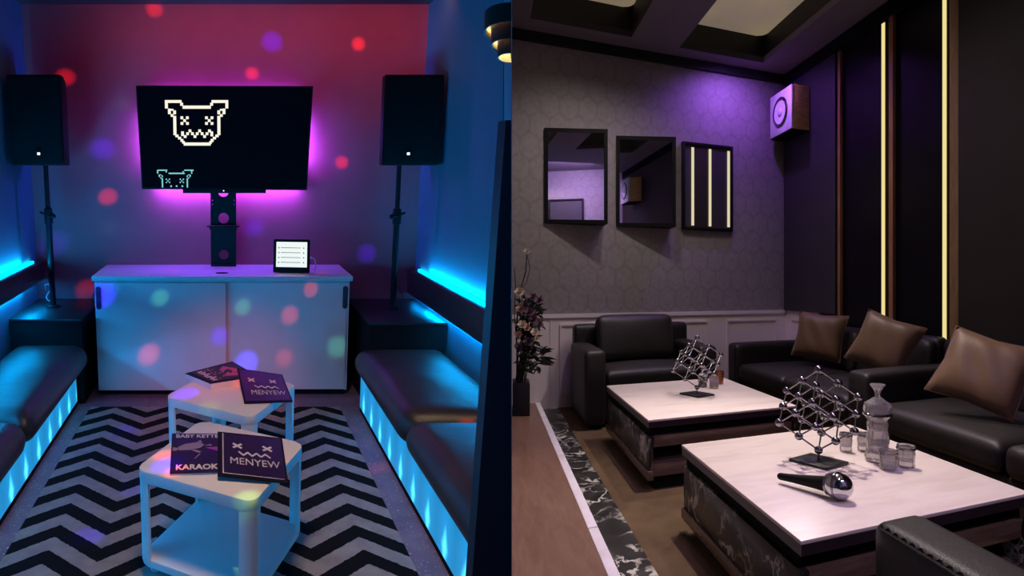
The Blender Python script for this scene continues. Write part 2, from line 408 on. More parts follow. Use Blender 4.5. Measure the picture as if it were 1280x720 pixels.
def bench(sx):
    """sx -1: left bench, +1: right bench"""
    side = 'left' if sx < 0 else 'right'
    xf = -1.03 if sx < 0 else .87
    xw = XL if sx < 0 else XR
    yb = 3.84 if sx < 0 else 3.75
    a, b = sorted((xf, xw-.005*sx))
    y0 = .75
    cut = (lambda m: m.clip(FL, CUT)) if sx > 0 else None
    def P(name, mb, mat, par, **k):
        if cut: return obj(name, mb.clip(FL, CUT), mat, par, mapped=True, **k)
        return obj(name, mb, mat, par, **k)
    t = thing('bench_base', f'built-in {side} bench base with glowing ribbed blue front panel', 'bench', ((xf+xw)/2, 2.6, 0), group='lit bench bases along the booth walls')
    P('carcass', MB().box(a+(.012 if sx > 0 else 0), b-(.012 if sx < 0 else 0), y0, yb-.004, .0, .245), M['matte'], t)
    p0, p1 = sorted((xf+.010*sx, xf))
    P('light_panel', MB().box(p0, p1, y0, yb-.03, .028, .25), M['panel'], t, label='ribbed blue light panel')
    P('skirting', MB().box(p0, p1, y0, yb-.03, .001, .026), M['matte'], t)
    # seat cushions (two a side)
    ysp = 2.63
    xo = xf-.055*sx if sx > 0 else xf+.095
    u0, u1 = sorted((xo, xw-.03*sx))
    lab = {(-1, 0): 'black leather bench cushion by the left box, end nearest the white cabinet',
           (-1, 1): 'black leather bench cushion cut by the left edge of the photo',
           (1, 0): 'black leather bench cushion beside the right box and the white cabinet',
           (1, 1): 'near black leather bench cushion beside the dark door frame'}
    for k, (c0, c1) in enumerate(((ysp+.008, yb-.012), (1.15, ysp-.008))):
        mb = MB().cushion(u0, u1, c0, c1, .256, .425, r=.085, crown=.03, n=22, wob=.004, side=0)
        if cut: o = obj('seat_cushion', mb.clip(FL, CUT), M['seat'], mapped=True, smooth=60)
        else: o = obj('seat_cushion', mb, M['seat'], smooth=60)
        tag(o, lab[(sx, k)], 'cushion', 'bench cushions')
    # padded back bolster with its led strips
    zb0, zb1 = (.735, .885) if sx < 0 else (.635, .825)
    x0, x1 = sorted((xw-.075*sx, xw-.028*sx))
    bo = thing('backrest_bolster', f'long black padded back rail on the {side} blue wall', 'backrest', (xw-.05*sx, 2.6, zb0), group='padded back rails')
    P('pad', MB().box(x0, x1, y0, YB-.03, zb0, zb1, bev=.018, seg=3), M['seat'], bo)
    y0b, y1b = y0, 4.34
    q0, q1 = sorted((xw-.024*sx, xw-.008*sx))
    P('led_strip', MB().box(q0, q1, y0b, y1b, zb1-.006, zb1+.008), M['led'], bo, label='glowing cyan light strip')
    P('led_strip', MB().box(q0, q1, y0b, YB-.06, zb0+.004, zb0+.014), M['ledlow'], bo, label='glowing blue light strip')
    P('mounting_rail', MB().box(*sorted((xw-.030*sx, xw-.001*sx)), y0b, YB-.03, zb0+.045, zb1-.03), M['matte'], bo)
    # the low box at the end of the bench that carries the speaker stand
    bx0, bx1 = sorted((.925 if sx > 0 else -.985, xw-.006*sx))
    bt = thing('side_box', f'low black box at the end of the {side} bench', 'box', ((bx0+bx1)/2, 4.1, 0), group='black boxes beside the cabinet')
    P('box_body', MB().box(bx0, bx1, yb, YB-.004, 0, .565, bev=.003), M['matte'], bt)
    P('box_top', MB().box(bx0-.004, bx1, yb-.006, YB-.004, .566, .585, bev=.003), M['laminate'], bt)
    # speaker on its stand
    px, py = (-1.275, 4.20) if sx < 0 else (1.185, 4.16)
    lean = 0
    st = thing('speaker_stand', f'black speaker pole standing on the {side} black box', 'speaker stand', (px, py, .585), group='speaker poles')
    T = Matrix.Translation((px, py, 0))
    P('base_plate', MB().lathe([(0, .586), (.045, .586), (.045, .592), (.03, .60), (0, .60)], 24, T), M['blackmetal'], st)
    P('pole', MB().lathe([(0, .60), (.021, .60), (.021, 1.235), (.0, 1.235)], 20, T), M['blackmetal'], st)
    P('inner_pole', MB().lathe([(0, 1.23), (.0165, 1.23), (.0165, 1.577), (0, 1.577)], 20, T), M['blackmetal'], st)
    P('collar', MB().lathe([(.017, 1.175), (.029, 1.18), (.031, 1.25), (.026, 1.285), (.017, 1.29)], 20, T), M['blackmetal'], st)
    kn = P('knob', MB().tube([(px, py-.02, 1.235), (px+.045*sx*-1, py-.045, 1.235)], .007).sphere((px+.05*sx*-1, py-.048, 1.235), .017), M['black'], st)
    P('clamp_lever', MB().tube([(px, py-.02, 1.24), (px-.05*sx*-1, py-.03, 1.26)], .008), M['black'], st)
    sp = thing('loudspeaker', f'black loudspeaker on the {side} pole beside the {"left" if sx<0 else "right"} blue wall', 'speaker', (px, py, 1.575), group='loudspeakers on poles')
    if sx < 0: fx0, fx1 = -1.43, -1.08
    else: fx0, fx1 = 1.018, 1.40
    m = (fx0+fx1)/2
    poly = [(fx0, 3.98), (fx1, 3.98), (fx1, 4.05), (m+.12, 4.31), (m-.12, 4.31), (fx0, 4.05)]
    P('cabinet', MB().prism(poly, 1.578, 2.145, bev=.012, seg=2), M['black'], sp)
    g = P('grille', MB().prism([(fx0+.012, 3.974), (fx1-.012, 3.974), (fx1-.012, 3.984), (fx0+.012, 3.984)], 1.60, 2.13, bev=.002), M['matte'], sp)
    bxm = m+(.01 if sx < 0 else -.02)
    bd = P('badge', MB().box(bxm-.016, bxm+.016, 3.969, 3.976, 1.640, 1.685, bev=.003), M['blackmetal'], sp)
    P('indicator_light', MB().box(bxm-.010, bxm+.008, 3.966, 3.9685, 1.643, 1.659), M['ind'], sp, label='small white indicator light')

def cabinet():
    t = thing('cabinet', 'wide white sideboard with two sliding doors below the television', 'cabinet', (-.045, 4.2, 0))
    x0, x1, yf, yb = -.918, .832, 3.985, YB-.006
    obj('plinth', MB().box(x0+.01, x1-.01, yf+.03, yb, 0, .045), M['matte'], t)
    obj('carcass', MB().box(x0, x0+.018, yf, yb, .045, .81).box(x1-.018, x1, yf, yb, .045, .81).box(x0+.018, x1-.018, yf+.02, yb, .045, .063).box(x0+.018, x1-.018, yb-.012, yb, .063, .81).box(x0+.018, x1-.018, yf+.005, yb-.012, .79, .81), M['white'], t)
    obj('cabinet_top', MB().box(x0-.014, x1+.016, yf-.025, yb, .815, .847, bev=.003), M['white'], t)
    xm = -.03
    d1 = obj('door', MB().box(x0+.002, xm+.012, yf-.022, yf-.004, .047, .802, bev=.002), M['white'], t)
    d2 = obj('door', MB().box(xm-.02, x1-.002, yf, yf+.016, .047, .802, bev=.002), M['white'], t)
    def slot(xc, y):
        r, h = .017, .062
        poly = [(xc+r*math.cos(a), .70+(h+0)*1+r*math.sin(a)) for a in [PI*i/8 for i in range(9)]]
        poly += [(xc+r*math.cos(a), .70-h+r*math.sin(a)) for a in [PI+PI*i/8 for i in range(9)]]
        T = Matrix(((1, 0, 0, 0), (0, 0, -1, y), (0, 1, 0, 0), (0, 0, 0, 1)))
        return MB().prism(poly, 0, .006, bev=.0015, T=T)
    obj('handle', slot(x0+.028, yf-.0225), M['jamb'], d1, label='dark rounded finger pull')
    obj('handle', slot(x1-.028, yf-.0005), M['jamb'], d2, label='dark rounded finger pull')
    poly = [(-.045+.045*math.cos(a), 4.09+.022*math.sin(a)) for a in [2*PI*i/24 for i in range(24)]]
    obj('cable_grommet', MB().prism(poly, .847, .851, bev=.001), M['black'], t)

# ---- television and its stand
def tvpix(x, y):      # a spot on the screen: photo pixels (on the flat screen plane) to room metres
    return (-.649+(x-171)*1.250/219, 2.124-(y-108)*.715/128)
def logo(par, cells, mat, zy, org, k, thick, cut=None):
    mb = MB()
    for (x, y, w, h) in cells:
        X, Y = org[0]+x*k, org[1]+y*k
        X1, Y1 = X+w*k, Y+h*k
        if cut is not None:
            if Y >= cut: continue
            Y1 = min(Y1, cut)
        a, b = tvpix(X, Y), tvpix(X1, Y1)
        mb.box(a[0], b[0], zy-.001, zy, b[1], a[1])
    return mb
def tv():
    s = thing('television_stand', 'tall black steel television mount with round holes on the white cabinet', 'tv mount', (-.035, 4.40, .847))
    T = Matrix(((1, 0, 0, 0), (0, 0, -1, 4.41), (0, 1, 0, 0), (0, 0, 0, 1)))
    def circ(cx, cy, r): return [(cx+r*math.cos(2*PI*i/28), cy+r*math.sin(2*PI*i/28)) for i in range(28)]
    x0, x1, c = -.127, .056, -.034
    obj('column', plate_mb([(x0, .853), (x1, .853), (x1, 1.75), (x0, 1.75)], [circ(c, .93, .036), circ(c, 1.20, .039), circ(c, 1.395, .040)] + [circ(q, h, .004) for q in (x0+.012, x1-.012) for h in (1.30, 1.33)], .006, T), M['blackmetal'], s)
    obj('side_flange', MB().box(x0-.004, x0+.002, 4.405, 4.445, .853, 1.75), M['blackmetal'], s)
    obj('side_flange', MB().box(x1-.002, x1+.004, 4.405, 4.445, .853, 1.75), M['blackmetal'], s)
    obj('foot', MB().box(x0-.004, x1+.004, 4.375, 4.45, .848, .862, bev=.003), M['blackmetal'], s)
    obj('shelf', MB().box(x0-.03, x1+.028, 4.33, 4.405, 1.140, 1.150, bev=.003).box(x0-.012, x1+.010, 4.35, 4.405, 1.122, 1.140), M['blackmetal'], s)
    t = thing('television', 'wide black flat television showing a pixel cat face', 'television', (-.03, 4.36, 1.40))
    ax, bx = tvpix(171, 108), tvpix(389, 236)
    obj('housing', MB().box(ax[0]+.03, bx[0]-.03, 4.36, 4.395, bx[1]+.04, ax[1]-.03, bev=.01), M['black'], t)
    v = [(ax[0], 4.335, ax[1]), (bx[0]+.008, 4.335, ax[1]-.004), (bx[0]-.022, 4.335, bx[1]-.004), (ax[0]+.024, 4.335, bx[1]+.004)]
    v += [(p[0], 4.362, p[2]) for p in v]
    obj('bezel', MB().poly3(v, [(0, 1, 2, 3), (4, 5, 6, 7), (0, 1, 5, 4), (1, 2, 6, 5), (2, 3, 7, 6), (3, 0, 4, 7)]), M['black'], t)
    sc = [(p[0]+(.012 if i in (0, 3) else -.012), 4.3345, p[2]+(-.012 if i < 2 else .014)) for i, p in enumerate(v[:4])]
    sv = sc + [(p[0], 4.3362, p[2]) for p in sc]
    scr = obj('screen', MB().poly3(sv, [(0, 1, 2, 3), (4, 5, 6, 7), (0, 1, 5, 4), (1, 2, 6, 5), (2, 3, 7, 6), (3, 0, 4, 7)]), M['screen'], t)
    # pixel logo, in units of one tenth of its own little squares' zoomed size
    S = 19
    L = [(92, 86, 115, 19), (92, 86, 20, 56), (197, 104, 20, 20), (112, 143, 20, 37), (130, 180, 20, 18), (130, 145, 20, 12), (148, 155, 19, 26),
         (147, 192, 21, 130), (160, 318, 22, 18), (178, 333, 22, 18), (195, 348, 20, 20), (207, 362, 18, 18)]
    cells = list(L) + [(620-x-w, y, w, h) for (x, y, w, h) in L]
    cells += [(213, 123, 195, 21), (217, 372, 188, 21)]
    for ex in (226, 396):
        cells += [(ex-S*1.5+dx*S, 195+dy*S, S, S) for dx, dy in ((0, 0), (2, 0), (1, 1), (0, 2), (2, 2))]
    eyes = list(cells)
    zz = [(210, 306), (210, 318), (228, 331), (245, 312), (262, 293), (279, 312), (296, 331), (312, 312), (329, 293), (346, 312), (363, 331), (380, 312), (397, 293), (413, 306), (413, 320)]
    cells += [(x-9.5, y-9.5, 19, 19) for x, y in zz]
    k = 1/5.54
    obj('screen_emblem', logo(scr, cells, M['logo'], 4.334, (190, 110), k, 0), M['logo'], scr, label='cream pixel cat face')
    f = .575
    def shrink(cs):
        out = []
        for x, y, w, h in cs:
            X, Y = 25+(x-92)*f, 557+(y-86)*f
            out.append((X+w*f*.12, Y+h*f*.12 if h < 60 else Y, w*f*.78 if w < 60 else w*f, h*f*.78 if h < 60 else h*f))
        return out
    small = shrink(eyes)
    for d in (118, 157, 197): obj('emblem_dot', logo(scr, [(d, 668, 11, 11)], M['logo2'], 4.334, (190, 110), k, 0), M['logo2'], scr, label='small cyan dot')
    obj('screen_emblem', logo(scr, small, M['logo2'], 4.334, (190, 110), k, 0, cut=233.3), M['logo2'], scr, label='small cyan pixel cat face cut by the screen edge')
    b0, b1 = tvpix(227, 234), tvpix(333, 240.5)
    obj('sensor_bar', MB().box(b0[0], b1[0], 4.33, 4.38, b1[1], b0[1], bev=.003), M['black'], t)
    obj('power_light', MB().box(-.036, -.028, 4.3285, 4.331, 1.398, 1.405), M['ind'], t)

def tablet():
    t = thing('tablet', 'small black framed screen on a stand with a white list of songs', 'tablet', (.44, 4.14, .847))
    R = Matrix.Translation((.443, 4.10, .850)) @ Matrix.Rotation(math.radians(-7), 4, 'Z') @ Matrix.Rotation(math.radians(-17), 4, 'X')
    obj('frame', MB().box(-.128, .128, -.008, .008, .0, .232, bev=.005, T=R), M['black'], t)
    sc = obj('lit_screen', MB().box(-.108, .108, -.0100, -.0078, .036, .212, T=R), M['tabscreen'], t)
    for k in range(4): obj('list_line', MB().box(-.075, .062, -.0112, -.0099, .067+.034*k, .0705+.034*k, T=R), M['ink'], sc)
    for k in range(4):
        for a in (-.094, .080): obj('list_mark', MB().box(a, a+.008, -.0112, -.0099, .064+.034*k, .072+.034*k, T=R), M['greyprint'], sc)
    obj('prop', MB().box(-.09, .09, .0, .085, -.0, .012, bev=.003, T=Matrix.Translation((.443, 4.10, .8475)) @ Matrix.Rotation(math.radians(-7), 4, 'Z')), M['black'], t)
    obj('plug', MB().tube([R @ Vector((.128, 0, .105)), R @ Vector((.142, 0, .105))], .008), M['cable'], t)
    c = obj('cable', MB().tube([R @ Vector(p) for p in ((.142, 0, .105), (.155, .01, .104), (.168, .03, .085), (.17, .05, .045), (.165, .08, .029), (.15, .16, .0525))], .003), M['cable'], t)

# ---- side tables
def side_table(cx, cy, ang, label):
    W, H = .25, .439
    T = Matrix.Translation((cx, cy, .0113)) @ Matrix.Rotation(ang, 4, 'Z')
    t = thing('side_table', label, 'side table', (cx, cy, 0), group='white rolling side tables')
    def rr(w, r, n=6):
        p = []
        for sx, sy, a0 in ((1, 1, 0), (-1, 1, PI/2), (-1, -1, PI), (1, -1, 3*PI/2)):
            for i in range(n+1):
                a = a0+PI/2*i/n; p.append((sx*(w-r)+r*math.cos(a), sy*(w-r)+r*math.sin(a)))
        return p
    obj('tabletop', MB().prism(rr(W, .045), H-.045, H, bev=.004, T=T), M['whitetab'], t)
    obj('shelf', MB().prism(rr(W-.004, .042), .048, .078, bev=.004, T=T), M['whitetab'], t)
    for sx, sy in ((1, 1), (-1, 1), (-1, -1), (1, -1)):
        o = W-.001; i = W-.014; L = W-.058; r = .044
        arc = [(o-r+r*math.cos(a), o-r+r*math.sin(a)) for a in [PI/2*k/6 for k in range(7)]]
        arc2 = [(o-r+(r-.013)*math.cos(a), o-r+(r-.013)*math.sin(a)) for a in [PI/2*k/6 for k in range(6, -1, -1)]]
        poly = [(o, L)] + arc + [(L, o), (L, i)] + arc2 + [(i, L)]
        poly = [(sx*x, sy*y) for x, y in poly]
        obj('leg', MB().prism(poly, .066, H-.043, T=T), M['whitetab'], t)
        c = obj('caster', MB().lathe([(0, -.011), (.017, -.011), (.020, -.006), (.020, .006), (.017, .011), (0, .011)], 18, T @ Matrix.Translation((sx*(W-.05), sy*(W-.05), .020)) @ Matrix.Rotation(.7, 4, 'Z') @ Matrix.Rotation(PI/2, 4, 'X')), M['white'], t)
        obj('fork', MB().box(-.012, .012, -.016, .016, .032, .05, bev=.003, T=T @ Matrix.Translation((sx*(W-.05), sy*(W-.05), 0)) @ Matrix.Rotation(.7, 4, 'Z')), M['white'], c)
    return t

def booklet(name, label, cat, quad, z0, th, cover, group, frame_edge=True):
    """quad: near-left, near-right, far-right, far-left on the table; returns thing and a map from cover (u,v in 0..1) to space"""
    c = (sum(q[0] for q in quad)/4, sum(q[1] for q in quad)/4)
    t = thing(name, label, cat, (*c, z0), group=group)
    z = [q[2] if len(q) > 2 else z0 for q in quad]
    def at(u, v, dz=0):
        a = Vector((*quad[0][:2], z[0])).lerp(Vector((*quad[1][:2], z[1])), u); b = Vector((*quad[3][:2], z[3])).lerp(Vector((*quad[2][:2], z[2])), u)
        p = a.lerp(b, v); p.z += dz; return p
    def slab(u0, u1, v0, v1, d0, d1):
        vs = [at(u0, v0, d0), at(u1, v0, d0), at(u1, v1, d0), at(u0, v1, d0), at(u0, v0, d1), at(u1, v0, d1), at(u1, v1, d1), at(u0, v1, d1)]
        return MB().poly3(vs, [(0, 1, 2, 3), (4, 5, 6, 7), (0, 1, 5, 4), (1, 2, 6, 5), (2, 3, 7, 6), (3, 0, 4, 7)])
    return t, at, slab
def on_cover(mb, at, dz):
    """bends a flat mesh drawn in cover units (x,y in 0..1, z thickness) onto the cover"""
    for v in mb.bm.verts: v.co = at(v.co.x, v.co.y, dz+v.co.z)
    return mb
def xmark(cx, cy, w, h):
    m = MB()
    for s in (1, -1):
        a = math.atan2(h*s, w)
        dx, dy = w/2, h/2*s
        n = Vector((-dy, dx, 0)).normalized()*.018
        d = Vector((dx, dy, 0)); c = Vector((cx, cy, 0))
        m.poly3([c-d-n, c+d-n, c+d+n, c-d+n, c-d-n+Vector((0, 0, .0006)), c+d-n+Vector((0, 0, .0006)), c+d+n+Vector((0, 0, .0006)), c-d+n+Vector((0, 0, .0006))],
                [(0, 1, 2, 3), (4, 5, 6, 7), (0, 1, 5, 4), (1, 2, 6, 5), (2, 3, 7, 6), (3, 0, 4, 7)])
    return m
def zigzag(x0, x1, yc, amp, n, w=.014):
    m = MB(); pts = [(x0+(x1-x0)*i/n, yc+(amp if i % 2 == 0 else -amp)) for i in range(n+1)]
    for (a, b), (c, d) in zip(pts, pts[1:]):
        t = Vector((c-a, d-b, 0)).normalized(); q = Vector((-t.y, t.x, 0))*w; A, B = Vector((a, b, 0))-t*.006, Vector((c, d, 0))+t*.006
        up = Vector((0, 0, .0006))
        m.poly3([A-q, B-q, B+q, A+q, A-q+up, B-q+up, B+q+up, A+q+up], [(0, 1, 2, 3), (4, 5, 6, 7), (0, 1, 5, 4), (1, 2, 6, 5), (2, 3, 7, 6), (3, 0, 4, 7)])
    return m
def menu(label, quad, z0, mat, tx, bar):
    t, at, slab = booklet('menu', label, 'menu', quad, z0, .006, mat, 'purple drinks menus on the side tables')
    obj('cover', slab(0, 1, 0, 1, -.004, .0), M['black'], t)
    inner = obj('cover_print', slab(.04 if not bar else .06, .97, .045, .965, .0002, .0012), mat, t)
    if bar: obj('spine_line', slab(.075, .09, .05, .96, .0013, .0018).__class__().poly3(*quadbox(at, .075, .09, .05, .96, .0013, .0019)), M['print'], t); obj('edge_line', MB().poly3(*quadbox(at, .09, .95, .052, .062, .0013, .0019)), M['print'], t)
    e0, e1, y0, mt, ty = tx
    for ex in (e0, e1): obj('crossed_eye', on_cover(xmark(ex, y0, .13, .10), at, .0014), M['print'], t)
    obj('zigzag_mouth', on_cover(zigzag(*mt), at, .0014), M['print'], t)
    T = Matrix.Translation((ty[0], ty[1], 0)) @ Matrix.Diagonal((ty[2], ty[3], 1, 1))
    obj('title', on_cover(text_mb('MENYEW', 1.0, T, .0006, bold=0), at, .0016), M['print'], t, label='MENYEW')
    return t
def quadbox(at, u0, u1, v0, v1, d0, d1):
    vs = [at(u0, v0, d0), at(u1, v0, d0), at(u1, v1, d0), at(u0, v1, d0), at(u0, v0, d1), at(u1, v0, d1), at(u1, v1, d1), at(u0, v1, d1)]
    return vs, [(0, 1, 2, 3), (4, 5, 6, 7), (0, 1, 5, 4), (1, 2, 6, 5), (2, 3, 7, 6), (3, 0, 4, 7)]
def papers():
    # near table: song book under a menu
    q = [(-.220, 2.035), (.03, 2.05), (.035, 2.375), (-.243, 2.375)]
    t, at, slab = booklet('song_book', 'dark song book half under the menu on the near white table', 'book', q, .451, .008, None, 'printed books on the side tables')
    obj('pages', MB().poly3(*quadbox(at, .01, .99, .01, .99, .0, .007)), M['paper'], t)
    obj('cover', MB().poly3(*quadbox(at, 0, 1, 0, 1, .0072, .0085)), M['navy'], t)
    T = Matrix.Translation((.0, .93, 0)) @ Matrix.Diagonal((.115, .115, 1, 1))
    obj('title', on_cover(text_mb('BABY KETTEN', 1.0, Matrix.Translation((.06, .92, 0)) @ Matrix.Diagonal((.118, .13, 1, 1)), .0006, 'LEFT', .02), at, .0088), M['print'], t, label='BABY KETTEN')
    obj('title', on_cover(text_mb('KARAOKE', 1.0, Matrix.Translation((.08, .13, 0)) @ Matrix.Diagonal((.155, .16, 1, 1)), .0006, 'LEFT', .03), at, .0088), M['print'], t, label='KARAOKE')
    pic = MB().prism([(.10+.0, .62), (.2, .70), (.42, .76), (.50, .68), (.44, .60), (.30, .55), (.13, .54)], 0, .0006)
    pic.prism([(.02, .62), (.10, .60), (.12, .56), (.03, .52)], 0, .0006).prism([(.38, .74), (.44, .82), (.47, .74)], 0, .0006)
    pic.prism([(.30, .54), (.42, .47), (.46, .50), (.36, .56)], 0, .0006).prism([(.5, .66), (.6, .70), (.62, .65)], 0, .0006)
    obj('cover_picture', on_cover(pic, at, .0088), M['greyprint'], t)
    obj('cover_beam', on_cover(MB().prism([(.52, .60), (.98, .66), (.98, .48), (.70, .52)], 0, .0006), at, .0090), M['magenta'], t)
    obj('cover_picture', on_cover(MB().prism([(.35, .33), (.37, .33), (.45, .45), (.43, .45)], 0, .0006).prism([(.70, .40), (.8, .42), (.78, .37)], 0, .0006), at, .0088), M['greyprint'], t)
    menu('purple menu with crossed eyes lying over a song book on the near table', [(-.042, 2.00, .472), (.213, 1.965, .461), (.223, 2.325, .462), (-.048, 2.365, .473)], .460, M['navy'],
         (.30, .75, .68, (.32, .78, .51, .035, 7), (.545, .33, .175, .20)), True)
    # far table: thick magazine and a menu
    q = [(-.094, 2.905), (.158, 3.02), (.02, 3.265), (-.237, 3.062)]
    t, at, slab = booklet('magazine', 'thick magazine with a red and black cover on the far white table', 'magazine', q, .451, .02, None, 'printed books on the side tables')
    obj('pages', MB().poly3(*quadbox(at, .004, .996, .004, .996, .0, .031)), M['paper'], t)
    obj('cover', MB().poly3(*quadbox(at, 0, 1, 0, 1, .0312, .0325)), M['black'], t)
    obj('cover_photo', MB().poly3(*quadbox(at, .10, .97, .12, .94, .0326, .0331)), M['ink'], t)
    obj('cover_figure', on_cover(MB().prism([(.45, .30), (.80, .20), (.90, .55), (.72, .86), (.55, .70), (.62, .5)], 0, .0006), at, .0332), M['redprint'], t)
    obj('cover_figure', on_cover(MB().prism([(.58, .58), (.66, .40), (.74, .52), (.70, .66)], 0, .0006), at, .0339), M['ink'], t)
    mb = MB(); rnd = random.Random(4)
    for k in range(9):
        a, b = .14+.04*rnd.random(), .16+.083*k
        mb.prism([(a, b), (a+.07+.08*rnd.random(), b), (a+.09+.05*rnd.random(), b+.05), (a+.01, b+.055)], 0, .0006)
    obj('cover_lettering', on_cover(mb, at, .0334), M['print'], t)
    mb = MB()
    for k in range(16):
        a, b = .28+.3*rnd.random(), .18+.7*rnd.random()
        mb.prism([(a, b), (a+.05, b+.01), (a+.04, b+.05)], 0, .0006)
    obj('cover_speckle', on_cover(mb, at, .0334), M['petal3'], t)
    menu('glossy purple menu leaning on the magazine on the far table', [(.075, 2.715, .457), (.312, 2.735, .457), (.290, 3.065, .476), (.045, 3.085, .505)], .456, M['purple'],
         (.26, .72, .66, (.30, .80, .46, .03, 7), (.555, .28, .175, .19)), False)

def small_left():
    pts = [(-1.40, 4.44, .66), (-1.39, 4.40, .705), (-1.365, 4.39, .715), (-1.345, 4.39, .695), (-1.35, 4.39, .665), (-1.37, 4.39, .64), (-1.38, 4.38, .615), (-1.365, 4.36, .597), (-1.33, 4.35, .592), (-1.31, 4.35, .60)]
    o = obj('cable', MB().tube(pts, .004, 6), M['cable'], loc=(-1.36, 4.38, .588)); tag(o, 'white looped cable on the left black box behind the speaker pole', 'cable', 'loose speaker cables')
    pts = [(1.30, 4.46, .69), (1.315, 4.45, .66), (1.33, 4.44, .63), (1.335, 4.43, .60), (1.335, 4.42, .588)]
    o = obj('cable', MB().tube(pts, .003, 6), M['black'], loc=(1.33, 4.43, .588)); tag(o, 'thin dark cable down the back wall to the right black box', 'cable', 'loose speaker cables')
    # half-round sconce on the partition
    t = thing('wall_lamp', 'brown three-tier half-round wall lamp glowing warm at the top', 'lamp', (-.012, 2.0, EYE+.745), FW)
    A0, A1 = PI/2-.03, 3*PI/2+.03
    C = (-.0042, 2.0)
    for r, z0, z1 in ((.089, .850, .907), (.066, .806, .872), (.045, .766, .83)):
        T = Matrix.Translation((C[0], C[1], EYE))
        sh = obj('shade_ring', MB().lathe([(r, z0), (r, z1), (r-.004, z1), (r-.004, z0), (r, z0)], 28, T, A0, A1), M['brown'], t, FW)
        obj('shade_top', MB().lathe([(r, z1), (r, z1+.003), (.002, z1+.006), (.002, z1+.003), (r, z1)], 28, T, A0, A1), M['brown'], sh, FW)
        obj('inner_reflector', MB().lathe([(r-.0045, z0+.001), (r-.0045, z0+.035), (r-.03, z0+.045)], 28, T, A0, A1), M['lampin'], sh, FW)
    T = Matrix.Translation((C[0], C[1], EYE))
    obj('bulb', MB().lathe([(.0, .800), (.012, .803), (.02, .83), (.02, .90), (.0, .94)], 16, T, A0, A1), M['bulb'], t, FW)
    obj('back_plate', MB().box(-.0042, -.0032, 1.92, 2.08, EYE+.78, EYE+1.02), M['brown'], t, FW)

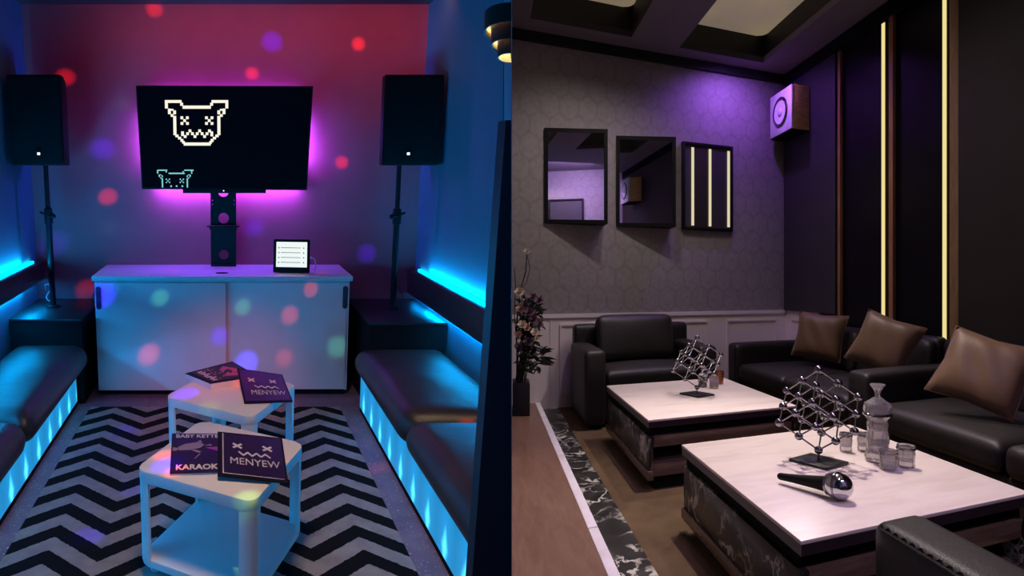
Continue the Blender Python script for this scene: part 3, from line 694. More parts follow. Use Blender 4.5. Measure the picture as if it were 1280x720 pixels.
def light(name, kind, loc, energy, color, frame=FL, target=None, aim=None, **k):
    d = bpy.data.lights.new(name, kind); d.energy = energy; d.color = color
    for a, b in k.items(): setattr(d, a, b)
    o = bpy.data.objects.new(name, d); COL.objects.link(o)
    p = frame(loc); o.location = p
    if target is not None: o.rotation_euler = (frame(target)-p).to_track_quat('-Z', 'Y').to_euler()
    if aim is not None: o.rotation_euler = Vector(aim).to_track_quat('-Z', 'Y').to_euler()
    return o
def left_lights():
    # party light on the ceiling: coloured dots
    P0 = (-.05, 1.0, 2.55)
    R_, G_, B_, V_ = (1, .06, .05), (.15, 1, .55), (.06, .05, 1), (.04, .0, 1)
    dots = [((.177, YB, 2.225), R_, 1.0, 2.2), ((.943, YB, 2.426), R_, 1.0, 2.4), ((.847, YB, 1.602), R_, .8, 2.3), ((-.904, YB, 1.352), R_, 1.0, 2.4), ((-.522, YB, 2.655), R_, 1.0, 2.3), ((-1.18, YB, 2.20), R_, 1.0, 2.3), ((-1.10, YB, .66), R_, .5, 2.5),
            ((.32, YB, 2.44), V_, .6, 3.4), ((-.93, YB, 1.70), V_, .8, 3.2), ((.199, YB, 1.13), V_, .5, 3.0), ((-.773, YB, 2.015), G_, .13, 2.4), ((-.906, YB, 1.121), G_, .12, 2.4), ((1.06, YB, .93), V_, .35, 3.2), ((-1.33, YB, 1.0), V_, .4, 3.4),
            ((-.556, 3.96, .306), R_, .7, 2.8), ((-.469, 3.96, .703), G_, .28, 2.4), ((.096, 3.96, .648), G_, .22, 2.5), ((.751, 3.96, .369), G_, .2, 3.2), ((-.87, 3.96, .72), V_, .6, 3.6), ((.12, 3.96, .25), B_, .6, 3.4), ((.42, 3.96, .592), R_, .35, 2.8), ((.386, 3.96, .29), R_, .3, 2.6), ((.56, 3.96, .769), R_, .3, 2.4), ((-.065, 3.96, .436), V_, .22, 2.6),
            ((-.219, 2.856, .45), V_, .35, 3.6), ((-.20, 2.07, .45), R_, .5, 3.0), ((-.235, 2.12, .45), V_, .3, 4.0), ((.062, 2.99, .45), R_, .35, 2.4), ((-.10, 2.68, .45), (.7, 1, .1), .08, 3.5), ((.06, 1.89, .45), (.4, 1, .15), .15, 3.5),
            ((-.304, 2.456, 0), R_, .45, 3.0), ((-.636, 3.40, 0), V_, .3, 3.4), ((-.615, 2.343, 0), V_, .2, 4.0), ((-.52, 3.50, 0), R_, .3, 2.0), ((.80, 2.95, 0), R_, .22, 3.4), ((-.48, 2.75, 0), V_, .12, 4), ((-.4, 4.2, .847), R_, .4, 2.0), ((.66, 4.1, .847), R_, .3, 1.8),
            ((1.1, 2.6, .42), R_, .35, 3.0), ((-.1, 3.87, 0), R_, .22, 26)]  # last entry: added wide red wash on the floor by the cabinet
    for p, c, e, s in dots:
        light('party_light', 'SPOT', P0, 900*e*(3.2 if c in (V_, B_) else 1), c, FL, p, spot_size=math.radians(s*.80), spot_blend=1, shadow_soft_size=.004)
    # television backlight, shining on the wall behind it
    for x0, z0, w, h in ((-.03, 1.43, 1.05, .05), (-.03, 2.06, 1.05, .05), (-.58, 1.76, .03, .38), (.52, 1.76, .03, .38)):
        e = {1.43: 15.0, 2.06: 3.5}.get(z0, 5)
        light('television_backlight', 'AREA', (x0, 4.43, z0), e, (.22, .075, 1), FL, None, (0, .35, -1) if z0 < 1.5 else (0, .5, 1) if z0 > 2 else (-1 if x0 < 0 else 1, .4, 0), shape='RECTANGLE', size=w, size_y=h)
    light('red_wall_washer', 'AREA', (.2, 4.0, 2.66), 4.2, (1, .12, .09), FL, None, (0, .8, -.6), shape='RECTANGLE', size=2.4, size_y=.1)
    # the cyan strips on the back rails
    for sx, xw, z, ya, yb in ((-1, XL, .893, .2, 4.15), (1, XR, .833, 3.02, 4.15)):
        n = yb-ya
        for zz, e, aim in ((z+.006, 12.5*n, (LX*(-.30*sx)+LZ).normalized()), (z-.165 if sx < 0 else z-.205, 5*n, (LX*(-.15*sx)-LZ).normalized())):
            o = light('led_strip_light', 'AREA', (xw-.014*sx, (ya+yb)/2, zz), e, (.0, .39, 1), FL, shape='RECTANGLE', size=n*1.12, size_y=.010)
            xv = LY.normalized(); zv = -aim; zv = (zv-xv*zv.dot(xv)).normalized()
            o.rotation_euler = Matrix((xv, zv.cross(xv), zv)).transposed().to_euler()
    # added blue fill lights under the cushion lips, brightening the table sides
    for sx, x, ya, yb in ((-1, -1.022, .9, 3.75), (1, .862, 2.0, 3.68)):
        o = light('bench_fill_light', 'AREA', (x, (ya+yb)/2, .2525), 1.0*(yb-ya), (.0, .30, 1), FL, shape='RECTANGLE', size=(yb-ya)*1.12, size_y=.004)
        xv = LY.normalized(); zv = LX*sx + LZ*.12; zv = (zv-xv*zv.dot(xv)).normalized()
        o.rotation_euler = Matrix((xv, zv.cross(xv), zv)).transposed().to_euler()
    light('booth_ceiling_lamp', 'SPOT', (-.1, 1.7, 2.64), 125, (1, .66, .44), FL, (0, 2.35, 0), spot_size=math.radians(88), spot_blend=.9, shadow_soft_size=.2)

left_shell(); bench(-1); bench(1); cabinet(); tv(); tablet()
side_table(-.022, 2.194, math.radians(-27.5), 'white square side table nearest the camera, song book and menu on it')
side_table(.020, 2.90, math.radians(-31), 'white square side table standing behind the nearer one, magazine and menu on it')
papers(); small_left(); left_lights()

# ================================================================== LOUNGE (right)
UW, VW, ZR = 3.469, 5.28, 3.41
def right_shell():
    def u0(v): return v*.0431                    # where the partition (x = 0) meets depth v
    poly = [(u0(-1.5), -1.5), (UW+.1, -1.5), (UW+.1, VW+.1), (u0(VW+.1), VW+.1)]
    struct('floor', MB().prism(poly, -.08, 0), M['carpet'], FR)
    t1 = (.386, 1.405, 3.2, 5.006); t2 = (1.95, 3.0, 3.2, 5.04)
    # ceiling with two recessed wells
    mb = MB()
    for a, b, c, d in ((0, UW+.1, 5.04, VW+.1), (0, t1[0], -1.5, 5.04), (t1[1], t2[0], -1.5, 5.04), (t2[1], UW+.1, -1.5, 5.04), (t1[0], t1[1], 2.6, 3.2), (t2[0], t2[1], 2.6, 3.2), (t1[0], t1[1], -1.5, .4), (t2[0], t2[1], -1.5, .4), (t1[0], t1[1], 5.006, 5.04)):
        if a == 0: mb.prism([(u0(c), c), (b, c), (b, d), (u0(d), d)], ZR, ZR+.06)
        else: mb.box(a, b, c, d, ZR, ZR+.06)
    struct('ceiling', mb, M['ceil'], FR)
    for k, (a, b, c, d) in enumerate((t1, t2, (t1[0], t1[1], .4, 2.6), (t2[0], t2[1], .4, 2.6))):
        mb = MB().box(a-.02, a, c-.02, d+.02, ZR+.001, ZR+.30).box(b, b+.02, c-.02, d+.02, ZR+.001, ZR+.30).box(a, b, d, d+.02, ZR+.001, ZR+.30).box(a, b, c-.02, c, ZR+.001, ZR+.30).box(a, b, c, d, ZR+.30, ZR+.32)
        struct(f'trim_{k+14}', mb, M['tray'], FR)
        r = .10; p = []
        for sx, sy, q in ((b-r, d-r, 0), (a+r, d-r, 1), (a+r, c+r, 2), (b-r, c+r, 3)):
            p += [(sx+r*math.cos((q+i/6)*PI/2), sy+r*math.sin((q+i/6)*PI/2)) for i in range(7)]
        lab = ('backlit ceiling panel in the left recess above the framed mirrors', 'backlit ceiling panel in the right recess beside the dark panelled wall', 'backlit ceiling panel in the left recess nearer the camera', 'backlit ceiling panel in the right recess nearer the camera')[k]
        o = obj('ceiling_light', MB().prism(p, ZR+.262, ZR+.29, bev=.008), M['traylight'], None, FR); tag(o, lab, 'ceiling light', 'backlit ceiling panels')
    struct('wall_far', MB().prism([(u0(VW), VW), (UW, VW), (UW, VW+.1), (u0(VW+.1), VW+.1)], 0, ZR), M['paper_wall'], FR)
    struct('wall_side', MB().box(UW, UW+.1, -1.6, VW+.1, 0, ZR), M['blackgloss'], FR)
    struct('wall_rear', MB().prism([(u0(-1.6), -1.6), (UW, -1.6), (UW, -1.5), (u0(-1.5), -1.5)], 0, ZR), M['paper_wall'], FR)   # seen in the mirrors
    # cornice
    struct('trim_2', MB().prism([(u0(VW-.05), VW-.05), (UW, VW-.05), (UW, VW), (u0(VW), VW)], ZR-.085, ZR-.001), M['tray'], FR)
    struct('trim_3', MB().box(UW-.06, UW, -1.49, VW-.05, 3.285, ZR-.001), M['matte'], FR)
    # wainscot: boards with raised mouldings
    mb = MB().prism([(u0(VW-.02), VW-.02), (UW-.02, VW-.02), (UW-.02, VW), (u0(VW), VW)], 0, .855).prism([(u0(VW-.035), VW-.035), (UW-.02, VW-.035), (UW-.02, VW-.02), (u0(VW-.02), VW-.02)], .825, .862)
    for a, b in ((.70, 1.42), (1.64, 2.40), (2.63, 3.31)): mould(mb, a, b)
    mb.box(.60, .615, VW-.026, VW-.02, .0, .82)
    struct('wainscot_far', mb, M['wains'], FR)
    mb = MB().box(UW-.02, UW, 4.6, VW-.02, 0, .855)
    for y0, y1, z0, z1 in ((4.72, 5.13, .755, .775), (4.72, 5.13, .12, .14), (5.11, 5.13, .14, .755), (4.72, 4.74, .14, .755)): mb.box(UW-.032, UW-.02, y0, y1, z0, z1)
    struct('wainscot_side', mb, M['wains'], FR)
    # side wall: panels and strips
    struct('wall_panel_corner', MB().box(UW-.05, UW-.001, 4.295, VW-.022, .857, 3.284), M['slatpanel'], FR)
    struct('wall_panel_near', MB().box(UW-.05, UW-.001, -1.49, 2.835, .0, 3.284), M['darkpanel'], FR)
    for v0, v1, mt in ((4.235, 4.275, 'copper'), (3.515, 3.565, 'copper'), (2.838, 2.925, 'oak')):
        struct('trim_strip', MB().box(UW-.035, UW-.001, v0, v1, .30, 3.284), M[mt], FR)
    for k, (v0, v1, lab) in enumerate(((3.604, 3.640, 'vertical warm light strip farther along the black wall'), (2.948, 2.980, 'vertical warm light strip beside the wide charcoal panel'))):
        t = thing('wall_light', lab, 'wall light', (UW-.05, (v0+v1)/2, .35), FR, group='vertical warm light strips')
        z1 = 3.262
        obj('channel', MB().box(UW-.040 if k < 2 else UW-.07, UW-.002 if k < 2 else UW-.051, v0-.004, v1+.004, .345, z1+.004), M['oak'], t, FR)
        obj('light_strip', MB().box(UW-.048 if k < 2 else UW-.078, UW-.0405 if k < 2 else UW-.0705, v0, v1, .35, z1), M['strip'], t, FR, label='glowing bar standing for a light strip reflected in the mirror')
    # raised platform along the partition, with stone edge, and the marble border on the carpet
    struct('floor', MB().prism([(u0(-1.49), -1.49), (.468, -1.49), (.452, VW-.02), (u0(VW-.02), VW-.02)], 0, .06), M['stage'], FR)
    mb = MB(); ys = [-1.49, .6, 1.42, 2.42, 3.55, 4.65, VW-.021]
    for a, b in zip(ys, ys[1:]):
        def e(v): return .4685-.016*(v+2)/7.3
        mb.prism([(e(a), a+.004), (e(a)+.048, a+.004), (e(b)+.048, b-.004), (e(b), b-.004)], .0, .063, bev=.002)
    struct('trim_8', mb, M['edge'], FR)
    struct('floor_border', MB().prism([(.52, -1.49), (.70, -1.49), (.68, VW-.021), (.502, VW-.021)], .0, .004), M['marble'], FR)
def mould(mb, a, b):
    y0, y1 = VW-.032, VW-.02
    for x0, x1, z0, z1 in ((a, b, .75, .77), (a, b, .12, .14), (a, a+.02, .14, .75), (b-.02, b, .14, .75)): mb.box(x0, x1, y0, y1, z0, z1)

def frames():
    for u, lab, tilt in ((.546, 'leftmost black framed mirror on the hexagon wallpaper', .20), (1.305, 'middle black framed mirror, second from the left of the three frames', .20)):
        w, z0, z1 = .622, 1.69, 2.56
        t = thing('wall_mirror', lab, 'mirror', (u+w/2, VW, z0), FR, group='black framed mirrors')
        yb = VW-.001; yl, yr = VW-.016, VW-tilt           # the frame leans off the wall on its left side
        f = .035
        def bar(x0, x1, a, b):
            def yy(x): return yl+(yr-yl)*(x-u)/w
            return MB().poly3([(x0, yy(x0), a), (x1, yy(x1), a), (x1, yb, a), (x0, yb, a), (x0, yy(x0), b), (x1, yy(x1), b), (x1, yb, b), (x0, yb, b)], [(0, 1, 2, 3), (4, 5, 6, 7), (0, 1, 5, 4), (1, 2, 6, 5), (2, 3, 7, 6), (3, 0, 4, 7)])
        obj('frame', bar(u, u+f, z0, z1), M['black'], t, FR); obj('frame', bar(u+w-f, u+w, z0, z1), M['black'], t, FR)
        obj('frame', bar(u+f, u+w-f, z0, z0+f), M['black'], t, FR); obj('frame', bar(u+f, u+w-f, z1-f, z1), M['black'], t, FR)
        def yy(x): return yl+(yr-yl)*(x-u)/w+.006
        a, b = u+f-.002, u+w-f+.002
        obj('glass', MB().poly3([(a, yy(a), z0+f), (b, yy(b), z0+f), (b, yy(b), z1-f), (a, yy(a), z1-f), (a, yy(a)+.005, z0+f), (b, yy(b)+.005, z0+f), (b, yy(b)+.005, z1-f), (a, yy(a)+.005, z1-f)],
            [(0, 1, 2, 3), (4, 5, 6, 7), (0, 1, 5, 4), (1, 2, 6, 5), (2, 3, 7, 6), (3, 0, 4, 7)]), M['mirror'], t, FR, smooth=5)
    u, w, z0, z1 = 2.067, .637, 1.687, 2.571  # third mirror: its reflection is built as glowing bars on a dark backing
    t = thing('mirror_reflection_panel', 'third black framed mirror on the hexagon wallpaper, reflected light strips built as glowing bars', 'wall light', (u+w/2, VW, z0), FR)
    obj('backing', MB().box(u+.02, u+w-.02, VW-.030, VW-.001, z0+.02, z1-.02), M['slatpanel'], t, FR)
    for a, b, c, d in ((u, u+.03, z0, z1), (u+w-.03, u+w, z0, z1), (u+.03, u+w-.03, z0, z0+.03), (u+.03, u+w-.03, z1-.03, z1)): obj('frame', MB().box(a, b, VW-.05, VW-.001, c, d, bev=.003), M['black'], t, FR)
    for c in (.128, .345, .585): obj('light_strip', MB().box(u+c-.015, u+c+.015, VW-.040, VW-.031, z0+.045, z1-.05), M['strip_reflection'], t, FR, label='glowing bar standing for a light strip reflected in the mirror')
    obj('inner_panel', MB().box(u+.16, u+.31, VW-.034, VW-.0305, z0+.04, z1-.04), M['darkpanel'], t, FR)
    for k, (u, lab) in enumerate(((1.0, 'black frame on the rear wall, left one in the mirror'), (1.85, 'black frame on the rear wall, right one in the mirror'))):
        t = thing('picture_frame', lab, 'picture frame', (u+.35, -1.5, 2.1), FR, group='frames on the rear wall')
        for a, b, c, d in ((u, u+.035, 2.1, 2.85), (u+.665, u+.7, 2.1, 2.85), (u+.035, u+.665, 2.1, 2.135), (u+.035, u+.665, 2.815, 2.85)): obj('frame', MB().box(a, b, -1.499, -1.46, c, d, bev=.003), M['black'], t, FR)
        obj('picture_panel', MB().box(u+.03, u+.67, -1.499, -1.48, 2.13, 2.82), M['slatpanel'], t, FR)
    # loudspeaker in the corner
    for k, dv in enumerate((0, -5.55)):
        lab = ('brown veneered wall loudspeaker in the corner lit violet', 'brown veneered wall loudspeaker near the camera end of the dark wall')[k]
        a, b, z0, z1 = 4.735+dv, 5.19+dv, 2.68, 3.12
        t = thing('wall_speaker', lab, 'speaker', (UW-.16, (a+b)/2, z0), FR, group='wall loudspeakers')
        obj('cabinet', MB().box(UW-.255, UW-.052, a, b, z0, z1, bev=.006), M['spkwood'], t, FR)
        obj('baffle', MB().box(UW-.290, UW-.2555, a+.002, b-.002, z0+.002, z1-.002, bev=.006), M['spkfront'], t, FR)
        obj('underside', MB().box(UW-.285, UW-.06, a+.01, b-.01, z0-.012, z0-.0005), M['matte'], t, FR)
        T = Matrix.Translation((UW-.2905, (a+b)/2, (z0+z1)/2)) @ Matrix.Rotation(-PI/2, 4, 'Y')
        obj('driver_ring', MB().lathe([(.118, 0), (.15, 0), (.152, .008), (.14, .016), (.12, .012), (.118, 0)], 32, T), M['steel'], t, FR)
        cn = obj('driver_cone', MB().lathe([(.119, .008), (.10, .006), (.055, -.015+.018), (.05, .003), (0, .002)], 32, T), M['cone'], t, FR)
        obj('dust_cap', MB().lathe([(.045, .0035), (.038, .016), (.02, .024), (0, .027)], 24, T), M['spkfront'], cn, FR)
        obj('wall_bracket', MB().box(UW-.052, UW-.0495, (a+b)/2-.08, (a+b)/2+.08, z0+.1, z1-.1), M['blackmetal'], t, FR)

def coffee_table(u0, v0, label):
    w, d, H = 1.065, 1.04 if v0 < 2 else 1.14, .39
    t = thing('coffee_table', label, 'coffee table', (u0+w/2, v0+d/2, 0), FR, group='cream topped coffee tables')
    def B(*a, **k): return MB().box(*a, **k)
    obj('table_top', B(u0, u0+w, v0, v0+d, H-.012, H, bev=.002), M['stone'], t, FR)
    obj('top_edge_band', B(u0+.001, u0+w-.001, v0+.001, v0+d-.001, H-.045, H-.0125), M['tabledge'], t, FR)
    obj('apron', B(u0+.02, u0+w-.02, v0+.03, v0+d-.02, .298, H-.046), M['matte'], t, FR)
    for s in (0, 1):
        x = u0+.006 if s == 0 else u0+w-.036
        obj('side_panel', B(x, x+.03, v0+.012, v0+d-.012, .112, .297, bev=.003), M['marble'], t, FR, label='black marble side panel with white veins')
        obj('side_rail', B(x-.010 if s == 0 else x+.002, x+.028 if s == 0 else x+.04, v0+.002, v0+d-.002, .06, .111, bev=.003), M['shelfwood'], t, FR)
    obj('shelf', B(u0+.037, u0+w-.037, v0+.010, v0+d-.03, .236, .296, bev=.002), M['shelfwood'], t, FR, label='upper brown shelf board')
    obj('shelf', B(u0+.037, u0+w-.037, v0+.012, v0+d-.03, .075, .145, bev=.002), M['shelfwood'], t, FR, label='lower brown shelf board')
    obj('back_panel', B(u0+.037, u0+w-.037, v0+d/2, v0+d/2+.02, .146, .235), M['matte'], t, FR)
    obj('plinth', B(u0+.05, u0+w-.05, v0+.04, v0+d-.05, 0, .059), M['matte'], t, FR)
    return t

def WM(c, yaw=0, pitch=0, roll=0):
    return Matrix.Translation(c) @ Euler((pitch, roll, yaw), 'XYZ').to_matrix().to_4x4()
def sculpture():
    c = FR((1.424, 1.905, .39))
    t = thing('lattice_sculpture', 'steel ball and rod lattice sculpture on the near coffee table', 'sculpture', c, FW, group='ball lattice sculptures')
    a = .0945
    # cube standing on one corner
    ax = []
    for k in range(3):
        ph = math.radians(55+120*k)
        ax.append(Vector((math.cos(ph)*math.sqrt(2/3), math.sin(ph)*math.sqrt(2/3), 1/math.sqrt(3)))*a)
    o = c+Vector((0, 0, .052))
    N = {}
    for i in range(3):
        for j in range(3):
            for k in range(3): N[i, j, k] = o+ax[0]*i+ax[1]*j+ax[2]*k
    obj('base_plate', MB().box(-.08, .08, -.08, .08, 0.0008, .012, bev=.003, T=Matrix.Translation(c) @ Matrix.Rotation(math.radians(33), 4, 'Z')), M['laminate'], t, FW)
    obj('stem', MB().tube([c+Vector((0, 0, .012)), o], .005), M['steel'], t, FW)
    nd = MB().sphere((0, 0, 0), .0165, 16)
    first = None
    def put(proto, name, mesh, pos, rot=None):
        q = bpy.data.objects.new(name, mesh); link(q, t, ORG[t.name]); q.location = pos-c
        if rot is not None: q.rotation_mode = 'QUATERNION'; q.rotation_quaternion = rot
        return q
    n0 = obj('ball', nd, M['steel'], t, FW, loc=c); nmesh = n0.data
    for v in nmesh.vertices: v.co += c          # mesh was made local to the base; bring it back round the origin
    keys = list(N); n0.location = N[keys[0]]-c
    for k in keys[1:]: put(n0, 'ball', nmesh, N[k])
    r0 = obj('rod', MB().tube([(0, 0, 0), (0, 0, a)], .0033, 8), M['steel'], t, FW)
    rmesh = r0.data
    for v in rmesh.vertices: v.co += c
    first = True
    for (i, j, k), p in N.items():
        for d in range(3):
            q = [i, j, k]; q[d] += 1
            if q[d] > 2: continue
            rot = Vector((0, 0, 1)).rotation_difference(ax[d].normalized())
            if first:
                r0.location = p-c; r0.rotation_mode = 'QUATERNION'; r0.rotation_quaternion = rot; first = False
            else: put(r0, 'rod', rmesh, p, rot)
    bpy.context.view_layer.update()
    e = FR((1.47, 3.43, .39))
    dup(t, e-c, 'steel ball and rod lattice sculpture on the far coffee table')

def cut_glass(c, r, h, label):
    t = thing('cut_glass_tumbler', label, 'glass', c, FW, group='cut glass tumblers')
    T = Matrix.Translation(c)
    n = 10
    mb = MB().lathe([(0, .0008), (r*.86, .0008), (r*.95, h*.12), (r*.9, h*.35), (r*1.0, h*.62), (r*.93, h*.78), (r*.97, h), (r*.86, h), (r*.80, h*.3), (0, h*.22)], n, T)
    obj('tumbler_body', mb, M['glass'], t, FW, smooth=10)
    obj('rim_band', MB().lathe([(r*.98, h*.80), (r*1.04, h*.82), (r*1.04, h*.88), (r*.98, h*.90), (r*.98, h*.80)], n*2, T), M['steel'], t, FW, smooth=12)
    return t
def tabletop_things():
    z = .39
    c = FR((1.692, 1.825, z)); T = Matrix.Translation(c)
    t = thing('decanter', 'tall cut glass decanter with flared stopper among four tumblers', 'decanter', c, FW)
    obj('decanter_body', MB().lathe([(0, .0008), (.050, .0008), (.054, .02), (.046, .06), (.050, .10), (.042, .14), (.046, .165), (.040, .185), (.058, .205), (.060, .235), (.055, .26), (.030, .275), (.018, .285), (.018, .272), (.03, .262), (.048, .25), (.045, .21), (.032, .18), (.034, .1), (.038, .04), (0, .03)], 12, T @ Matrix.Diagonal((.86, .86, .92, 1))), M['glass'], t, FW, smooth=10)
    obj('stopper', MB().lathe([(0, .276), (.012, .278), (.011, .30), (.014, .312), (.033, .342), (.030, .345), (.015, .325), (0, .32)], 12, T @ Matrix.Diagonal((.86, .86, .92, 1))), M['glass'], t, FW, smooth=10)
    obj('neck_band', MB().lathe([(.058, .204), (.0635, .208), (.0635, .216), (.059, .219), (.058, .204)], 24, T @ Matrix.Diagonal((.86, .86, .92, 1))), M['steel'], t, FW, smooth=12)
    cut_glass(FR((1.648, 1.99, z)), .026, .082, 'small cut glass tumbler left of the decanter, beside the lattice')
    cut_glass(FR((1.735, 1.965, z)), .026, .082, 'small cut glass tumbler directly behind the decanter on its left')
    cut_glass(FR((1.660, 1.725, z)), .033, .078, 'cut glass tumbler in front of the decanter')
    cut_glass(FR((1.757, 1.722, z)), .033, .088, 'cut glass tumbler on the right of the decanter')
    # microphone
    hp = FR((1.245, 1.545, z+.047)); tl = FR((1.130, 1.755, z+.026))
    d = (hp-tl).normalized(); R = d.to_track_quat('Z', 'Y').to_matrix().to_4x4()
    T = Matrix.Translation(tl) @ R; L = (hp-tl).length
    t = thing('microphone', 'black handled microphone with a round chrome head lying on the near table', 'microphone', (hp+tl)/2-Vector((0, 0, .03)), FW)
    obj('handle', MB().lathe([(0, -.012), (.009, -.012), (.0125, -.006), (.0135, .02), (.019, L*.45), (.026, L-.044), (.030, L-.036), (0, L-.036)], 24, T), M['black'], t, FW)
    obj('collar', MB().lathe([(.030, L-.037), (.036, L-.034), (.037, L-.022), (.030, L-.018)], 28, T), M['steel'], t, FW)
    obj('chrome_head', MB().lathe([(.045*math.sin(PI*i/20), L-.045*math.cos(PI*i/20)) if 0 < i < 20 else (0, L-.045*math.cos(PI*i/20)) for i in range(21)], 36, T), M['chrome'], t, FW, smooth=60)
    obj('grille_band', MB().lathe([(.0452, L-.004), (.0464, L-.003), (.0464, L+.003), (.0452, L+.004)], 36, T), M['steel'], t, FW)
    # things on the far table
    c = FR((1.63, 3.69, z)); T = Matrix.Translation(c)
    t = thing('small_bottle', 'small dark bottle with silver cap on the far coffee table', 'bottle', c, FW)
    obj('bottle_body', MB().lathe([(0, .001), (.030, .001), (.031, .01), (.031, .075), (.024, .098), (.013, .108), (0, .11)], 20, T), M['glass'], t, FW)
    obj('contents', MB().lathe([(0, .004), (.027, .004), (.027, .07), (0, .071)], 20, T), M['matte'], t, FW)
    obj('cap', MB().lathe([(0, .108), (.014, .108), (.014, .130), (0, .131)], 16, T), M['steel'], t, FW)
    c = FR((1.815, 3.77, z)); T = Matrix.Translation(c)
    t = thing('tumbler', 'tall amber glass at the right of the far coffee table', 'glass', c, FW, group='drinks on the far table')
    obj('tumbler_body', MB().lathe([(0, .001), (.031, .001), (.037, .095), (.034, .095), (.029, .012), (0, .01)], 16, T), M['amber'], t, FW)
    obj('drink', MB().lathe([(0, .012), (.0285, .013), (.032, .06), (0, .06)], 16, T), M['red'], t, FW)
    c = FR((1.70, 3.62, z)); T = Matrix.Translation(c)
    t = thing('tumbler', 'short glass of red drink between bottle and amber glass', 'glass', c, FW, group='drinks on the far table')
    obj('tumbler_body', MB().lathe([(0, .001), (.030, .001), (.034, .085), (.031, .085), (.028, .012), (0, .01)], 16, T), M['glass'], t, FW)
    obj('drink', MB().lathe([(0, .012), (.0275, .013), (.029, .04), (0, .04)], 16, T), M['red'], t, FW)

def armchair():
    t = thing('armchair', 'black leather armchair against the wainscot behind the far table', 'armchair', (1.42, 4.7, 0), FR)
    u0, u1, v0, v1 = .79, 2.06, 4.30, 5.20
    L = M['leather']
    obj('base', MB().box(u0+.03, u1-.03, v0+.06, v1-.02, .05, .30, bev=.02, seg=3), L, t, FR)
    obj('armrest', MB().cushion(u0, u0+.19, v0, v1-.05, .03, .615, r=.045, crown=.004, n=12), L, t, FR, smooth=60)
    obj('armrest', MB().cushion(u1-.19, u1, v0, v1-.05, .03, .615, r=.045, crown=.004, n=12), L, t, FR, smooth=60)
    obj('seat_cushion', MB().cushion(u0+.195, u1-.195, v0+.02, v1-.22, .29, .445, r=.05, crown=.025, n=14), L, t, FR, smooth=60)
    obj('backrest', MB().cushion(u0+.02, u1-.02, v1-.20, v1-.02, .28, .775, r=.05, crown=.0, n=12), L, t, FR, smooth=60)
    T = Matrix.Translation(((u0+u1)/2-.02, v1-.36, .46)) @ Matrix.Rotation(math.radians(-12), 4, 'X')
    obj('back_cushion', MB().cushion(-.40, .40, -.09, .09, .0, .40, r=.07, crown=.01, n=14, T=T, side=.03), L, t, FR, smooth=60)
    for x in (u0+.07, u1-.07):
        for y in (v0+.08, v1-.12): obj('foot', MB().box(x-.025, x+.025, y-.025, y+.025, 0, .05), M['matte'], t, FR)

def sofa(v0, v1, label, far_arm, near_arm, nseat, armz=.59, seatz=.415):
    t = thing('sofa', label, 'sofa', (2.9, (v0+v1)/2, 0), FR, group='black leather sofas along the dark wall')
    L = M['leather']; u0, u1 = 2.38, 3.41
    a = v0+(.21 if near_arm else 0); b = v1-(.21 if far_arm else 0)
    obj('base', MB().box(u0+.05, u1, v0+.01, v1-.01, .05, .27, bev=.015, seg=3), L, t, FR)
    if far_arm: obj('armrest', MB().cushion(u0, u1, v1-.205, v1, .04, armz, r=.04, crown=.006, n=14), L, t, FR, smooth=60)
    if near_arm: obj('armrest', MB().cushion(u0, u1, v0, v0+.205, .04, armz, r=.04, crown=.006, n=14), L, t, FR, smooth=60)
    for k in range(nseat):
        c0, c1 = a+(b-a)*k/nseat, a+(b-a)*(k+1)/nseat
        obj('seat_cushion', MB().cushion(u0+.01, u1-.24, c0+.004, c1-.004, .265, seatz, r=.05, crown=.022, n=16, wob=.006), L, t, FR, smooth=60)
        T = Matrix.Translation((u1-.25, (c0+c1)/2, seatz-.03)) @ Matrix.Rotation(math.radians(10), 4, 'Y')
        h = (c1-c0)/2-.012
        obj('back_cushion', MB().cushion(-.03, .10, -h, h, 0, .37, r=.065, crown=.012, n=14, T=T), L, t, FR, smooth=60)
    obj('backrest', MB().cushion(u1-.14, u1+.0, v0+.01, v1-.01, .20, .76, r=.05, crown=0, n=14), L, t, FR, smooth=60)
    for x in (u0+.1, u1-.1):
        for y in (v0+.1, v1-.1): obj('foot', MB().box(x-.025, x+.025, y-.025, y+.025, 0, .05), M['matte'], t, FR)
    return t

